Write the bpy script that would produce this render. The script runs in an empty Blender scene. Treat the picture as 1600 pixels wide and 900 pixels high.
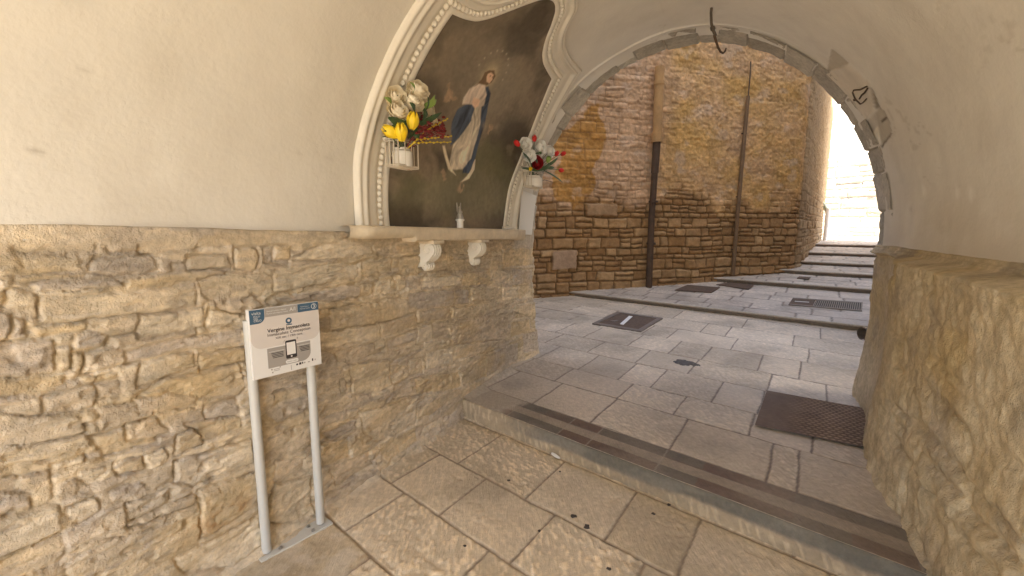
import bpy, bmesh, math, random
import numpy as np
from mathutils import Vector, Matrix

random.seed(7)
RNG = np.random.default_rng(11)
SC = bpy.context.scene
COL = SC.collection
PI = math.pi

# ------------------------------------------------------------------ camera, sky, sun, exposure
EYE = 1.6
F_PX, PITCH = 700.0, math.atan(97 / 700.0)
cam = bpy.data.cameras.new("camera")
cam.sensor_width = 36.0
cam.lens = F_PX / 1600 * 36
cam.clip_start = 0.02
cam.clip_end = 500
cam_o = bpy.data.objects.new("camera", cam)
cam_o.location = (0, 0, EYE)
cam_o.rotation_euler = (PI / 2 - PITCH, 0, 0)
COL.objects.link(cam_o)
SC.camera = cam_o

# alley axes (steps run along S, the alley climbs along A) and passage-wall axes
A = np.array([math.sin(math.radians(41.7)), math.cos(math.radians(41.7)), 0])
S = np.array([A[1], -A[0], 0])
WD = np.array([math.sin(math.radians(26.3)), math.cos(math.radians(26.3)), 0])
WN = np.array([WD[1], -WD[0], 0])
P0 = np.array([-.85, 2.77, 0])

SUN_EL = 58.0
SUN_DIR = -0.65 * A + 0.76 * S          # horizontal direction towards the sun
SUN_AZ = math.atan2(SUN_DIR[0], SUN_DIR[1])
world = bpy.data.worlds.new("World")
SC.world = world
world.use_nodes = True
nt = world.node_tree
bg = nt.nodes["Background"]
sky = nt.nodes.new("ShaderNodeTexSky")
sky.sky_type = 'NISHITA'
sky.sun_disc = False
sky.sun_elevation = math.radians(SUN_EL)
sky.sun_rotation = SUN_AZ
sky.dust_density = 2.0
nt.links.new(sky.outputs[0], bg.inputs[0])
bg.inputs[1].default_value = 0.15
sun = bpy.data.lights.new("sun", 'SUN')
sun.energy = 4.5
sun.angle = math.radians(0.5)
sun.color = (1.0, .93, .82)
sun_o = bpy.data.objects.new("sun", sun)
sd = Vector((math.sin(SUN_AZ) * math.cos(math.radians(SUN_EL)), math.cos(SUN_AZ) * math.cos(math.radians(SUN_EL)), math.sin(math.radians(SUN_EL))))
sun_o.rotation_euler = sd.to_track_quat('Z', 'Y').to_euler()
sun_o.location = (0, -5, 15)
COL.objects.link(sun_o)
SC.view_settings.view_transform = 'Standard'
SC.view_settings.look = 'None'
SC.view_settings.gamma = 1.0
SC.view_settings.exposure = 2.58
SC.cycles.max_bounces = 14
SC.cycles.diffuse_bounces = 8
SC.cycles.use_denoising = True

# ------------------------------------------------------------------ coordinate helpers
def Wp(s, d, z):
    """passage coordinates: s along the left wall, d out of it, z up"""
    s, d, z = np.asarray(s, float), np.asarray(d, float), np.asarray(z, float)
    return P0 + s[..., None] * WD + d[..., None] * WN + z[..., None] * np.array([0, 0, 1.])
def Ap(s, a, z):
    s, a, z = np.asarray(s, float), np.asarray(a, float), np.asarray(z, float)
    return s[..., None] * S + a[..., None] * A + z[..., None] * np.array([0, 0, 1.])
CAMP = np.array([0, 0, EYE])
def ray(u, v):
    x = (u - 800) / F_PX; up = (450 - v) / F_PX
    c, s = math.cos(PITCH), math.sin(PITCH)
    return np.array([x, c + s * up, -s + c * up])
def on_plane(u, v, p, n):
    r = ray(u, v)
    return CAMP + r * (np.dot(np.asarray(p) - CAMP, n) / np.dot(r, n))
def on_z(u, v, z):
    r = ray(u, v)
    return CAMP + r * ((z - EYE) / r[2])
def wall_sz(u, v, d=0.0):
    P = on_plane(u, v, P0 + WN * d, WN)
    return float(np.dot(P - P0, WD)), float(P[2])

# ------------------------------------------------------------------ numpy noise
def _h(ix, iy, seed):
    n = (ix.astype(np.int64) * 374761393 + iy.astype(np.int64) * 668265263 + seed * 1442695041) & 0x7fffffff
    n = ((n ^ (n >> 13)) * 1274126177) & 0x7fffffff
    n = n ^ (n >> 16)
    return (n & 0xffff) / 65535.0
def vn(x, y, seed=0):
    ix, iy = np.floor(x), np.floor(y)
    fx, fy = x - ix, y - iy
    fx = fx * fx * fx * (fx * (fx * 6 - 15) + 10); fy = fy * fy * fy * (fy * (fy * 6 - 15) + 10)
    a = _h(ix, iy, seed); b = _h(ix + 1, iy, seed); c = _h(ix, iy + 1, seed); d = _h(ix + 1, iy + 1, seed)
    return a + (b - a) * fx + (c - a) * fy + (a - b - c + d) * fx * fy
def fbm(x, y, o=4, seed=0, g=.5):
    r = np.zeros_like(x); amp = 1.0; t = 0
    for k in range(o):
        r = r + amp * (vn(x, y, seed + k * 17) - .5) * 2; t += amp; amp *= g
        x, y = x * 2.03 + 3.7, y * 2.03 + 1.3
    return r / t
def ridge(x, y, o=3, seed=0):
    r = np.zeros_like(x); amp = 1.; t = 0
    for k in range(o):
        r = r + amp * (1 - np.abs(2 * vn(x, y, seed + k * 13) - 1)); t += amp; amp *= .5
        x, y = x * 2.1 + 5.1, y * 2.1 + 2.3
    return r / t
def sst(a, b, x):
    t = np.clip((x - a) / (b - a), 0, 1)
    return t * t * (3 - 2 * t)
def voro(x, y, seed=0, jit=.85):
    """F1, F2-F1 and a cell id in 0..1 of a jittered grid of points"""
    ix, iy = np.floor(x), np.floor(y)
    f1 = np.full(x.shape, 9.); f2 = np.full(x.shape, 9.); cid = np.zeros(x.shape)
    for dx in (-1, 0, 1):
        for dy in (-1, 0, 1):
            cx, cy = ix + dx, iy + dy
            px = cx + .5 + jit * (_h(cx, cy, seed) - .5); py = cy + .5 + jit * (_h(cx, cy, seed + 5) - .5)
            d = np.hypot(px - x, py - y)
            near = d < f1
            f2 = np.where(near, f1, np.minimum(f2, d))
            cid = np.where(near, _h(cx, cy, seed + 9), cid)
            f1 = np.where(near, d, f1)
    return f1, f2 - f1, cid
def poly_dist(px, py, poly):
    """signed distance, positive inside"""
    n = len(poly); d = np.full(px.shape, 1e9); inside = np.zeros(px.shape, bool)
    for i in range(n):
        x0, y0 = poly[i]; x1, y1 = poly[(i + 1) % n]
        ex, ey = x1 - x0, y1 - y0
        t = np.clip(((px - x0) * ex + (py - y0) * ey) / (ex * ex + ey * ey + 1e-12), 0, 1)
        d = np.minimum(d, np.hypot(px - x0 - t * ex, py - y0 - t * ey))
        c = (y0 > py) != (y1 > py)
        with np.errstate(divide='ignore', invalid='ignore'):
            inside ^= c & (px < (x1 - x0) * (py - y0) / (y1 - y0 + 1e-12) + x0)
    return np.where(inside, d, -d)

# ------------------------------------------------------------------ object helpers
def tag(o, label=None, cat=None, group=None, kind=None):
    if label: o["label"] = label
    if cat: o["category"] = cat
    if group: o["group"] = group
    if kind: o["kind"] = kind
    return o
def empty(name, loc=(0, 0, 0), parent=None):
    o = bpy.data.objects.new(name, None)
    COL.objects.link(o)
    o.location = loc
    o.empty_display_size = .1
    return o
def link(name, me, m, parent=None):
    o = bpy.data.objects.new(name, me)
    COL.objects.link(o)
    if m: me.materials.append(m)
    if parent is not None:
        o.parent = parent
        top = parent; off = Vector((0, 0, 0))
        while top is not None:
            off += top.location; top = top.parent
        me.transform(Matrix.Translation(-off))       # geometry is written in world space
    return o
def raw_mesh(name, V, Fc, smooth=True, col=None):
    me = bpy.data.meshes.new(name)
    V = np.asarray(V, np.float32).reshape(-1, 3)
    if isinstance(Fc, np.ndarray):
        k = Fc.shape[1]; nf = Fc.shape[0]
        me.vertices.add(len(V)); me.vertices.foreach_set("co", V.ravel())
        me.loops.add(nf * k); me.loops.foreach_set("vertex_index", Fc.astype(np.int32).ravel())
        me.polygons.add(nf); me.polygons.foreach_set("loop_start", (np.arange(nf) * k).astype(np.int32))
        me.update(calc_edges=True)
    else:
        me.from_pydata([tuple(map(float, v)) for v in V], [], [tuple(f) for f in Fc]); me.update()
    if smooth:
        me.polygons.foreach_set("use_smooth", np.ones(len(me.polygons), bool))
    if col is not None:
        at = me.color_attributes.new("col", 'FLOAT_COLOR', 'POINT')
        c = np.ones((len(V), 4), np.float32); c[:, :3] = np.asarray(col).reshape(-1, 3)
        at.data.foreach_set("color", c.ravel())
    me.validate()
    return me
def grid_faces(n, m, flip=False, closed_m=False):
    i, j = np.meshgrid(np.arange(n - 1), np.arange(m if closed_m else m - 1), indexing='ij')
    j2 = (j + 1) % m
    f = np.stack([i * m + j, (i + 1) * m + j, (i + 1) * m + j2, i * m + j2], -1).reshape(-1, 4)
    return f[:, ::-1].copy() if flip else f
def grid_obj(name, P, m, parent=None, col=None, flip=False, smooth=True):
    n, k = P.shape[:2]
    return link(name, raw_mesh(name, P, grid_faces(n, k, flip), smooth, col), m, parent)

class MB:
    """collects primitive shapes, links them as one mesh object"""
    def __init__(self): self.V = []; self.F = []
    def add(self, V, Fc):
        b = len(self.V); self.V += [tuple(map(float, v)) for v in V]; self.F += [tuple(b + i for i in f) for f in Fc]
    def box(self, c, ex, ey, ez, x, y, z):
        """centre, three unit axes, three half sizes"""
        c, ex, ey, ez = map(np.asarray, (c, ex, ey, ez))
        V = [c + ex * x * i + ey * y * j + ez * z * k for i in (-1, 1) for j in (-1, 1) for k in (-1, 1)]
        self.add(V, [(0, 1, 3, 2), (4, 6, 7, 5), (0, 4, 5, 1), (2, 3, 7, 6), (0, 2, 6, 4), (1, 5, 7, 3)])
    def tube(self, pts, r, n=10, cap=True):
        pts = [np.asarray(p, float) for p in pts]
        rs = r if hasattr(r, '__len__') else [r] * len(pts)
        rings = []; prev = None
        for i, p in enumerate(pts):
            t = pts[min(i + 1, len(pts) - 1)] - pts[max(i - 1, 0)]; t = t / (np.linalg.norm(t) + 1e-12)
            if prev is None:
                ref = np.array([0, 0, 1.]) if abs(t[2]) < .9 else np.array([1., 0, 0])
                u = np.cross(t, ref)
            else:
                u = prev - t * np.dot(prev, t)
            u /= np.linalg.norm(u) + 1e-12; prev = u; w = np.cross(t, u)
            rings.append([p + rs[i] * (u * math.cos(2 * PI * k / n) + w * math.sin(2 * PI * k / n)) for k in range(n)])
        V = [v for rg in rings for v in rg]; Fc = []
        for i in range(len(pts) - 1):
            for k in range(n):
                k2 = (k + 1) % n
                Fc.append((i * n + k, i * n + k2, (i + 1) * n + k2, (i + 1) * n + k))
        if cap:
            Fc.append(tuple(range(n - 1, -1, -1))); Fc.append(tuple((len(pts) - 1) * n + k for k in range(n)))
        self.add(V, Fc)
    def ball(self, c, r, n=10, m=6, sc=(1, 1, 1), axes=None):
        ax = axes if axes is not None else np.eye(3)
        V = []; Fc = []
        for i in range(m + 1):
            th = PI * i / m
            for k in range(n):
                ph = 2 * PI * k / n
                q = np.array([math.sin(th) * math.cos(ph) * sc[0], math.sin(th) * math.sin(ph) * sc[1], math.cos(th) * sc[2]]) * r
                V.append(np.asarray(c) + q @ np.asarray(ax))
        for i in range(m):
            for k in range(n):
                Fc.append((i * n + k, (i + 1) * n + k, (i + 1) * n + (k + 1) % n, i * n + (k + 1) % n))
        self.add(V, Fc)
    def lathe(self, c, prof, n=20, axes=None):
        ax = np.asarray(axes) if axes is not None else np.eye(3)
        V = [np.asarray(c) + ax[0] * r * math.cos(2 * PI * k / n) + ax[1] * r * math.sin(2 * PI * k / n) + ax[2] * h for r, h in prof for k in range(n)]
        Fc = [(i * n + k, i * n + (k + 1) % n, (i + 1) * n + (k + 1) % n, (i + 1) * n + k) for i in range(len(prof) - 1) for k in range(n)]
        Fc.append(tuple(range(n - 1, -1, -1))); Fc.append(tuple((len(prof) - 1) * n + k for k in range(n)))
        self.add(V, Fc)
    def prism(self, pts2, o, ex, ey, ez, h0, h1):
        """polygon in the ex/ey plane, extruded along ez from h0 to h1"""
        o, ex, ey, ez = map(np.asarray, (o, ex, ey, ez)); n = len(pts2)
        V = [o + ex * x + ey * y + ez * h0 for x, y in pts2] + [o + ex * x + ey * y + ez * h1 for x, y in pts2]
        Fc = [tuple(range(n - 1, -1, -1)), tuple(range(n, 2 * n))] + [(i, (i + 1) % n, n + (i + 1) % n, n + i) for i in range(n)]
        self.add(V, Fc)
    def build(self, name, m, parent=None, smooth=False, bevel=0):
        me = raw_mesh(name, self.V, self.F, smooth)
        bm = bmesh.new(); bm.from_mesh(me)
        bmesh.ops.recalc_face_normals(bm, faces=bm.faces)
        if bevel:
            es = [e for e in bm.edges if len(e.link_faces) == 2 and e.calc_face_angle(0) > .6]
            bmesh.ops.bevel(bm, geom=es, offset=bevel, segments=2, affect='EDGES', profile=.6)
        bm.to_mesh(me); bm.free()
        if smooth and not bevel:
            me.set_sharp_from_angle(angle=math.radians(42))
        return link(name, me, m, parent)

# ------------------------------------------------------------------ materials
def mat(name, c=(.5, .5, .5), rough=.8, metal=0., var=0., vscale=8., bump=0., bscale=60., attr=False, c2=None, coat=0., spec=.5, bump2=0., b2scale=300., aniso=None):
    m = bpy.data.materials.new(name); m.use_nodes = True
    t = m.node_tree; b = t.nodes["Principled BSDF"]; L = t.links.new
    b.inputs["Roughness"].default_value = rough; b.inputs["Metallic"].default_value = metal
    b.inputs["Specular IOR Level"].default_value = spec
    if coat: b.inputs["Coat Weight"].default_value = coat
    tc = t.nodes.new("ShaderNodeTexCoord"); src = tc.outputs["Object"]
    if aniso:
        mp = t.nodes.new("ShaderNodeMapping"); mp.inputs["Rotation"].default_value = (0, 0, aniso[0]); mp.inputs["Scale"].default_value = aniso[1]
        L(src, mp.inputs[0]); srcb = mp.outputs[0]
    else:
        srcb = src
    if attr:
        a = t.nodes.new("ShaderNodeAttribute"); a.attribute_name = "col"; base = a.outputs["Color"]
    else:
        rgb = t.nodes.new("ShaderNodeRGB"); rgb.outputs[0].default_value = (*c, 1); base = rgb.outputs[0]
    if c2 is not None:
        n0 = t.nodes.new("ShaderNodeTexNoise"); n0.inputs["Scale"].default_value = vscale * .6; n0.inputs["Detail"].default_value = 5
        L(src, n0.inputs["Vector"])
        r0 = t.nodes.new("ShaderNodeValToRGB"); r0.color_ramp.elements[0].position = .42; r0.color_ramp.elements[1].position = .62
        L(n0.outputs[0], r0.inputs[0])
        mx0 = t.nodes.new("ShaderNodeMix"); mx0.data_type = 'RGBA'; mx0.inputs[7].default_value = (*c2, 1)
        L(r0.outputs[0], mx0.inputs[0]); L(base, mx0.inputs[6]); base = mx0.outputs[2]
    if var:
        n = t.nodes.new("ShaderNodeTexNoise"); n.inputs["Scale"].default_value = vscale; n.inputs["Detail"].default_value = 8; n.inputs["Roughness"].default_value = .65
        L(src, n.inputs["Vector"])
        mr = t.nodes.new("ShaderNodeMapRange"); mr.inputs[1].default_value = .25; mr.inputs[2].default_value = .75
        mr.inputs[3].default_value = 1 - var; mr.inputs[4].default_value = 1 + var
        L(n.outputs[0], mr.inputs[0])
        mx = t.nodes.new("ShaderNodeVectorMath"); mx.operation = 'SCALE'
        L(base, mx.inputs[0]); L(mr.outputs[0], mx.inputs["Scale"]); base = mx.outputs[0]
    L(base, b.inputs["Base Color"])
    last = None
    for amt, sc, v in ((bump, bscale, srcb), (bump2, b2scale, src)):
        if amt:
            nb = t.nodes.new("ShaderNodeTexNoise"); nb.inputs["Scale"].default_value = sc; nb.inputs["Detail"].default_value = 6; nb.inputs["Roughness"].default_value = .62
            L(v, nb.inputs["Vector"])
            bp = t.nodes.new("ShaderNodeBump"); bp.inputs["Strength"].default_value = min(1, amt); bp.inputs["Distance"].default_value = .012
            L(nb.outputs[0], bp.inputs["Height"])
            if last: L(last, bp.inputs["Normal"])
            last = bp.outputs[0]
    if last: L(last, b.inputs["Normal"])
    return m
M = {}
M['rubble'] = mat('rubble_stone', attr=True, rough=.93, var=.26, vscale=30, bump=.8, bscale=38, bump2=.6, b2scale=150, spec=.2)
M['paving'] = mat('paving_stone', attr=True, rough=.68, var=.2, vscale=35, bump=.5, bscale=1.0, bump2=.3, b2scale=140, spec=.5, aniso=(math.radians(41.7 + 25), (95, 17, 40)))
M['far_wall'] = mat('old_wall', attr=True, rough=.93, var=.25, vscale=14, bump=.7, bscale=24, spec=.2)
M['plaster'] = mat('plaster', attr=True, rough=.9, var=.06, vscale=2.6, bump=.28, bscale=6, bump2=.16, b2scale=45, spec=.2)
M['stucco'] = mat('cream_stucco', (.72, .67, .57), rough=.75, var=.06, vscale=9, bump=.1, bscale=40, spec=.3)
M['shelf'] = mat('shelf_stone', (.66, .56, .41), rough=.85, var=.16, vscale=12, bump=.35, bscale=30, spec=.25)
M['canvas'] = mat('painted_canvas', attr=True, rough=.62, var=.12, vscale=20, bump=.1, bscale=90, spec=.3)
M['white_metal'] = mat('grey_white_paint', (.51, .50, .455), rough=.42, var=.03, vscale=30)
M['sign_white'] = mat('sign_white', (.70, .675, .63), rough=.4)
M['sign_tint'] = mat('sign_tint', (.60, .545, .49), rough=.4)
M['sign_grey'] = mat('sign_grey', (.33, .30, .265), rough=.4)
M['sign_blue'] = mat('sign_blue', (.045, .10, .16), rough=.4)
M['sign_black'] = mat('sign_black', (.035, .03, .03), rough=.4)
M['steel'] = mat('bolt_steel', (.45, .44, .42), rough=.35, metal=1.)
M['iron'] = mat('cast_iron', (.13, .09, .065), rough=.9, spec=.25, var=.3, vscale=20, bump=.3, bscale=60)
M['grate'] = mat('worn_grate', (.19, .155, .125), rough=.65, metal=.2, var=.2, vscale=20)
M['dark'] = mat('shade_and_string_black', (.012, .011, .010), rough=.95)
M['clay'] = mat('clay_pipe', (.47, .285, .125), rough=.8, var=.25, vscale=6, bump=.3, bscale=20)
M['rust'] = mat('rusty_pipe', (.085, .050, .030), rough=.75, var=.3, vscale=8, bump=.3, bscale=25)
M['conduit'] = mat('brown_conduit', (.19, .12, .065), rough=.8, var=.2)
M['cable'] = mat('dark_cable', (.10, .07, .045), rough=.8, var=.2)
M['wire'] = mat('wire', (.12, .095, .07), rough=.6, metal=.4)
M['cage'] = mat('cage_wire', (.62, .55, .44), rough=.5, metal=.2)
M['rose_cream'] = mat('cream_petal', (.88, .80, .62), rough=.65, var=.06, vscale=30)
M['rose_white'] = mat('white_petal', (.92, .91, .87), rough=.65, var=.05, vscale=30)
M['rose_red'] = mat('red_petal', (.34, .012, .016), rough=.6, var=.2, vscale=30)
M['tulip_yellow'] = mat('yellow_petal', (.82, .58, .015), rough=.5, var=.1, vscale=30)
M['tulip_red'] = mat('scarlet_petal', (.58, .018, .014), rough=.5, var=.15, vscale=30)
M['burgundy'] = mat('burgundy_sprig', (.20, .022, .022), rough=.7, var=.2)
M['leaf'] = mat('leaf', (.055, .10, .035), rough=.55, var=.25, vscale=25)
M['leaf_pale'] = mat('pale_leaf', (.22, .32, .07), rough=.55, var=.2, vscale=25)
M['berry'] = mat('yellow_berry', (.75, .55, .05), rough=.5)
M['wax'] = mat('white_wax', (.78, .74, .66), rough=.5)
M['pink_card'] = mat('pink_card', (.62, .40, .33), rough=.7)
M['silver'] = mat('dull_silver', (.42, .38, .31), rough=.45, metal=.7, var=.2, vscale=60)
M['ceramic'] = mat('ceramic', (.75, .72, .65), rough=.35)
M['paper'] = mat('paper', (.74, .73, .69), rough=.85)
M['concrete'] = mat('concrete', (.42, .36, .27), rough=.9, var=.15, vscale=10, bump=.4, bscale=40)
M['bitumen'] = mat('bitumen', (.095, .083, .072), rough=.85, var=.5, vscale=40, bump=.6, bscale=60)
M['building'] = mat('outer_masonry', (.62, .555, .45), rough=.9, var=.15, vscale=2, bump=.4, bscale=12)
M['street'] = mat('street_stone', (.30, .265, .215), rough=.85, var=.12, vscale=3, bump=.3, bscale=12)
M['green_metal'] = mat('pale_green_rail', (.45, .50, .38), rough=.5)
M['pebble'] = mat('dark_pebble', (.06, .045, .035), rough=.85)
M['weed'] = mat('weed', (.05, .10, .025), rough=.6)

def lerp(a, b, t): return np.asarray(a) * (1 - t[..., None]) + np.asarray(b) * t[..., None]

# ================================================================== SETTING: floors and steps
SLOPE = .0162
ZU = .14
def up_z(a): return ZU + SLOPE * (np.asarray(a) - 2.445)
LOW_ROWS = [(-2.6, -1.9), (-1.9, -1.25), (-1.25, -.6), (-.6, -.02), (-.02, .5), (.5, 1.03), (1.03, 1.445), (1.445, 1.885), (1.885, 2.395), (2.395, 2.46)]
LOW_J = {8: [-2.21, -1.61, -1.08, -.70, -.12, .45], 7: [-2.33, -1.87, -1.33, -.79, -.25, .3], 6: [-2.6, -2.13, -1.41, -.95, -.45, .1]}
UP_ROWS = [(2.40, 2.755), (2.755, 3.30), (3.30, 3.715), (3.715, 4.28), (4.28, 4.81), (4.81, 5.43), (5.43, 6.02), (6.02, 6.62), (6.62, 7.26), (7.26, 7.50)]
UP_J = {0: [], 1: [-2.27, -1.71, -1.11, -.54, -.39], 2: [-2.44, -1.78, -1.29, -.76, -.385], 3: [-3.0, -2.46, -2.01, -1.685, -1.155, -.81, -.3],
        4: [-3.32, -2.70, -2.11, -1.56, -.87, -.435], 5: [-3.55, -3.1, -2.48, -1.98, -1.62, -1.08, -.725], 6: [-3.25, -2.6, -2.26, -1.5, -.745],
        7: [-3.5, -2.9, -2.055, -1.74, -.99], 8: [-3.3, -2.665, -1.695, -.795], 9: []}
def paving(name, s0, s1, a0, a1, step, rows, joints, zf, seed, pal, skew=.13, jw=.0065, depth=.007, fill=.62, toolk=1.0, ax_s=None, ax_a=None):
    ns, na = int((s1 - s0) / step) + 1, int((a1 - a0) / step) + 1
    s, a = np.meshgrid(np.linspace(s0, s1, ns) if ax_s is None else ax_s, np.linspace(a0, a1, na) if ax_a is None else ax_a, indexing='ij')
    wa = a + .008 * fbm(s * 4, a * 4, 3, seed) ; ws = s + .008 * fbm(s * 4 + 9, a * 4, 3, seed + 3)
    edges = np.array([r[0] for r in rows] + [rows[-1][1]])
    ri = np.clip(np.searchsorted(edges, wa) - 1, 0, len(rows) - 1)
    dist = np.minimum(wa - edges[ri], edges[ri + 1] - wa)
    idx = np.zeros(s.shape, int); rnd = random.Random(seed)
    for r in range(len(rows)):
        msk = ri == r
        js = list(joints.get(r, []))
        if r not in joints or js:
            lo = min(js) if js else s1
            hi = max(js) if js else s1
            x = lo
            while x > s0 - 1: x -= rnd.uniform(.42, .85) * fill / .62; js.append(x)
            x = hi
            while x < s1 + 1: x += rnd.uniform(.42, .85); js.append(x)
        js = np.array(sorted(js))
        if not msk.any(): continue
        mid = .5 * (rows[r][0] + rows[r][1])
        ss = ws[msk] + skew * (wa[msk] - mid)
        if len(js):
            k = np.searchsorted(js, ss)
            dd = np.minimum(np.abs(ss - js[np.clip(k - 1, 0, len(js) - 1)]), np.abs(ss - js[np.clip(k, 0, len(js) - 1)]))
            dist[msk] = np.minimum(dist[msk], dd)
            idx[msk] = k + r * 100
        else:
            idx[msk] = r * 100
    hs = (idx * 7919 + seed * 31) % 1000
    def rv(q): return _h(hs.astype(float), np.full(hs.shape, float(q)), seed)
    e = dist + .003 * fbm(s * 14, a * 14, 3, seed + 8)
    face = sst(jw * .25, jw * 2.0, e)
    h = depth * (face - 1) + (rv(1) - .5) * .006 * face + ((rv(2) - .5) * (ws * 3 % 1 - .5)) * .004 * face
    h += .0035 * fbm(s * 9, a * 9, 4, seed + 20) * face + .006 * fbm(s * 1.3, a * 1.3, 3, seed + 40)
    # tooled (bush-hammered) strokes on some of the slabs
    q = (rv(3) > .45)
    ang = .9 + .4 * (rv(4) - .5)
    su, av = s * np.cos(ang) + a * np.sin(ang), -s * np.sin(ang) + a * np.cos(ang)
    st = sst(.52, .78, vn(su * 80 + 2 * fbm(s * 5, a * 5, 2, seed + 3), av * 25, seed + 60))
    h += .0035 * st * face * np.where(q, 1, .3)
    pits = sst(.62, .8, vn(s * 34, a * 34, seed + 71)) * sst(.5, .7, vn(s * 5, a * 5, seed + 72))
    h -= .004 * pits * face
    tone = rv(5)
    c = lerp(pal[0], pal[1], tone)
    c = c * (1 + .22 * fbm(s * 2.2, a * 2.2, 4, seed + 80) + .12 * (rv(6) - .5))[..., None]
    c = c * (.93 + .36 * toolk * st * np.where(q, 1, .35))[..., None]  # stroke ridges brightened in the colour, as if catching light
    dirt = sst(.1, .5, fbm(s * 1.6 + 4, a * 1.6, 5, seed + 90))
    c = c * (1 - .22 * dirt)[..., None]
    jm = (1 - sst(jw * .5, jw * 1.6, e))[..., None]
    c = c * (1 - jm) + np.array(pal[2]) * jm
    return s, a, h + zf(a), c, e

PAL = [(.53, .425, .28), (.68, .565, .40), (.27, .205, .14)]
s_, a_, z_, c_, e_ = paving('lower', -4.6, 1.5, -2.6, 2.46, .0125, LOW_ROWS, LOW_J, lambda a: 0 * a, 3, PAL, ax_s=np.concatenate([np.arange(-4.6, -3.1, .05), np.arange(-3.1, .7, .008), np.arange(.7, 1.6, .05)]), ax_a=np.concatenate([np.arange(-2.6, .4, .05), np.arange(.4, 2.465, .008)]))
# pale mortar smear round the foot of the sign and along the left wall
P = Ap(s_, a_, z_)
dw = (P - P0) @ WN
sw = (P - P0) @ WD
smear = sst(.10, -.02, dw + .08 * fbm(s_ * 6, a_ * 6, 3, 5))
sg = np.exp(-(((P[..., 0] + .93) / .24) ** 2 + ((P[..., 1] - 1.98) / .22) ** 2)) * sst(-.25, .25, fbm(s_ * 9, a_ * 9, 4, 77))
k = np.clip(np.maximum(.6 * smear, .75 * sg), 0, 1)[..., None]
c_ = c_ * (1 - k) + np.array((.60, .53, .42)) * k
P[..., 2] += .02 * sst(.07, -.01, dw + .03 * fbm(s_ * 6, a_ * 6, 3, 5))
tag(grid_obj('passage_floor', P, M['paving'], None, c_), kind='structure')

s_, a_, z_, c_, e_ = paving('upper', -7.0, .7, 2.445, 7.45, .0135, UP_ROWS, UP_J, up_z, 4, [(.51, .425, .315), (.64, .54, .41), (.19, .145, .11)], toolk=.5, ax_s=np.concatenate([np.arange(-7, -3.7, .03), np.arange(-3.7, -2.9, .011), np.arange(-2.9, .3, .0075), np.arange(.3, .7, .05)]), ax_a=np.concatenate([np.arange(2.445, 5.2, .0075), np.arange(5.2, 7.46, .011)]))
# tile bands on the nosing: dark, buff, dark
aw = a_ + .004 * fbm(s_ * 3, a_ * 3, 2, 6)
band = sst(2.448, 2.452, aw) * sst(2.754, 2.750, aw) * sst(-2.42, -2.25, s_ + .08 * fbm(s_ * 8, a_ * 8, 3, 41))
tid = np.floor((s_ + .13 * a_) / .24)
tr = _h(tid, np.floor((aw - 2.445) / .103), 21)
buff = sst(2.546, 2.551, aw) * sst(2.646, 2.641, aw)
fade = sst(.9, -1.2, s_)
tile = lerp((.085, .066, .052), (.115, .10, .08), tr)
tile = lerp((.125, .068, .042), (.125, .10, .072), sst(.3, .6, tr + .3 * fbm(s_ * 2, a_ * 2, 2, 3)))
tile = tile * (1 - buff)[..., None] + np.array((.31, .25, .175)) * buff[..., None]
tile = tile * (1 + .3 * fbm(s_ * 9, a_ * 9, 4, 12))[..., None]
dust = .12 + .36 * sst(-.35, .45, fbm(s_ * 2.5, a_ * 3, 4, 44)) + .3 * sst(-.9, .5, s_)
tile = tile * (1 - dust)[..., None] + np.array((.30, .25, .185)) * dust[..., None]
tj = np.minimum(np.abs((s_ + .13 * a_) / .24 - np.round((s_ + .13 * a_) / .24)) * .24, 1)
tjm = (sst(.007, .002, tj) * (_h(np.round((s_ + .13 * a_) / .24), tid * 0, 5) > .35) * .6)[..., None]
tile = tile * (1 - tjm) + np.array((.36, .31, .24)) * tjm
c_ = c_ * (1 - band)[..., None] + tile * band[..., None]
flat = sst(2.76, 2.745, a_)
z_ = z_ * (1 - flat) + (up_z(a_) + .0015 * fbm(s_ * 4, a_ * 4, 3, 9)) * flat
endc = (sst(-2.25, -2.42, s_ + .08 * fbm(s_ * 8, a_ * 8, 3, 41)) * flat)[..., None]
c_ = c_ * (1 - endc) + np.array((.40, .33, .24)) * endc
# hollow where the slab is broken and patched
P = Ap(s_, a_, z_)
dw = (P - P0) @ WN; sw = (P - P0) @ WD
sm = (.7 * sst(.16, .0, dw + .05 * fbm(s_ * 6, a_ * 6, 3, 5)) * sst(2.6, 2.4, sw))[..., None]
c_ = c_ * (1 - sm) + np.array((.44, .365, .26)) * sm
P[..., 2] += .025 * sst(.11, .0, dw + .04 * fbm(s_ * 5, a_ * 5, 3, 8)) * sst(2.6, 2.4, sw)
up_floor = grid_obj('alley_floor', P, M['paving'], None, c_)
tag(up_floor, kind='structure')

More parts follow.
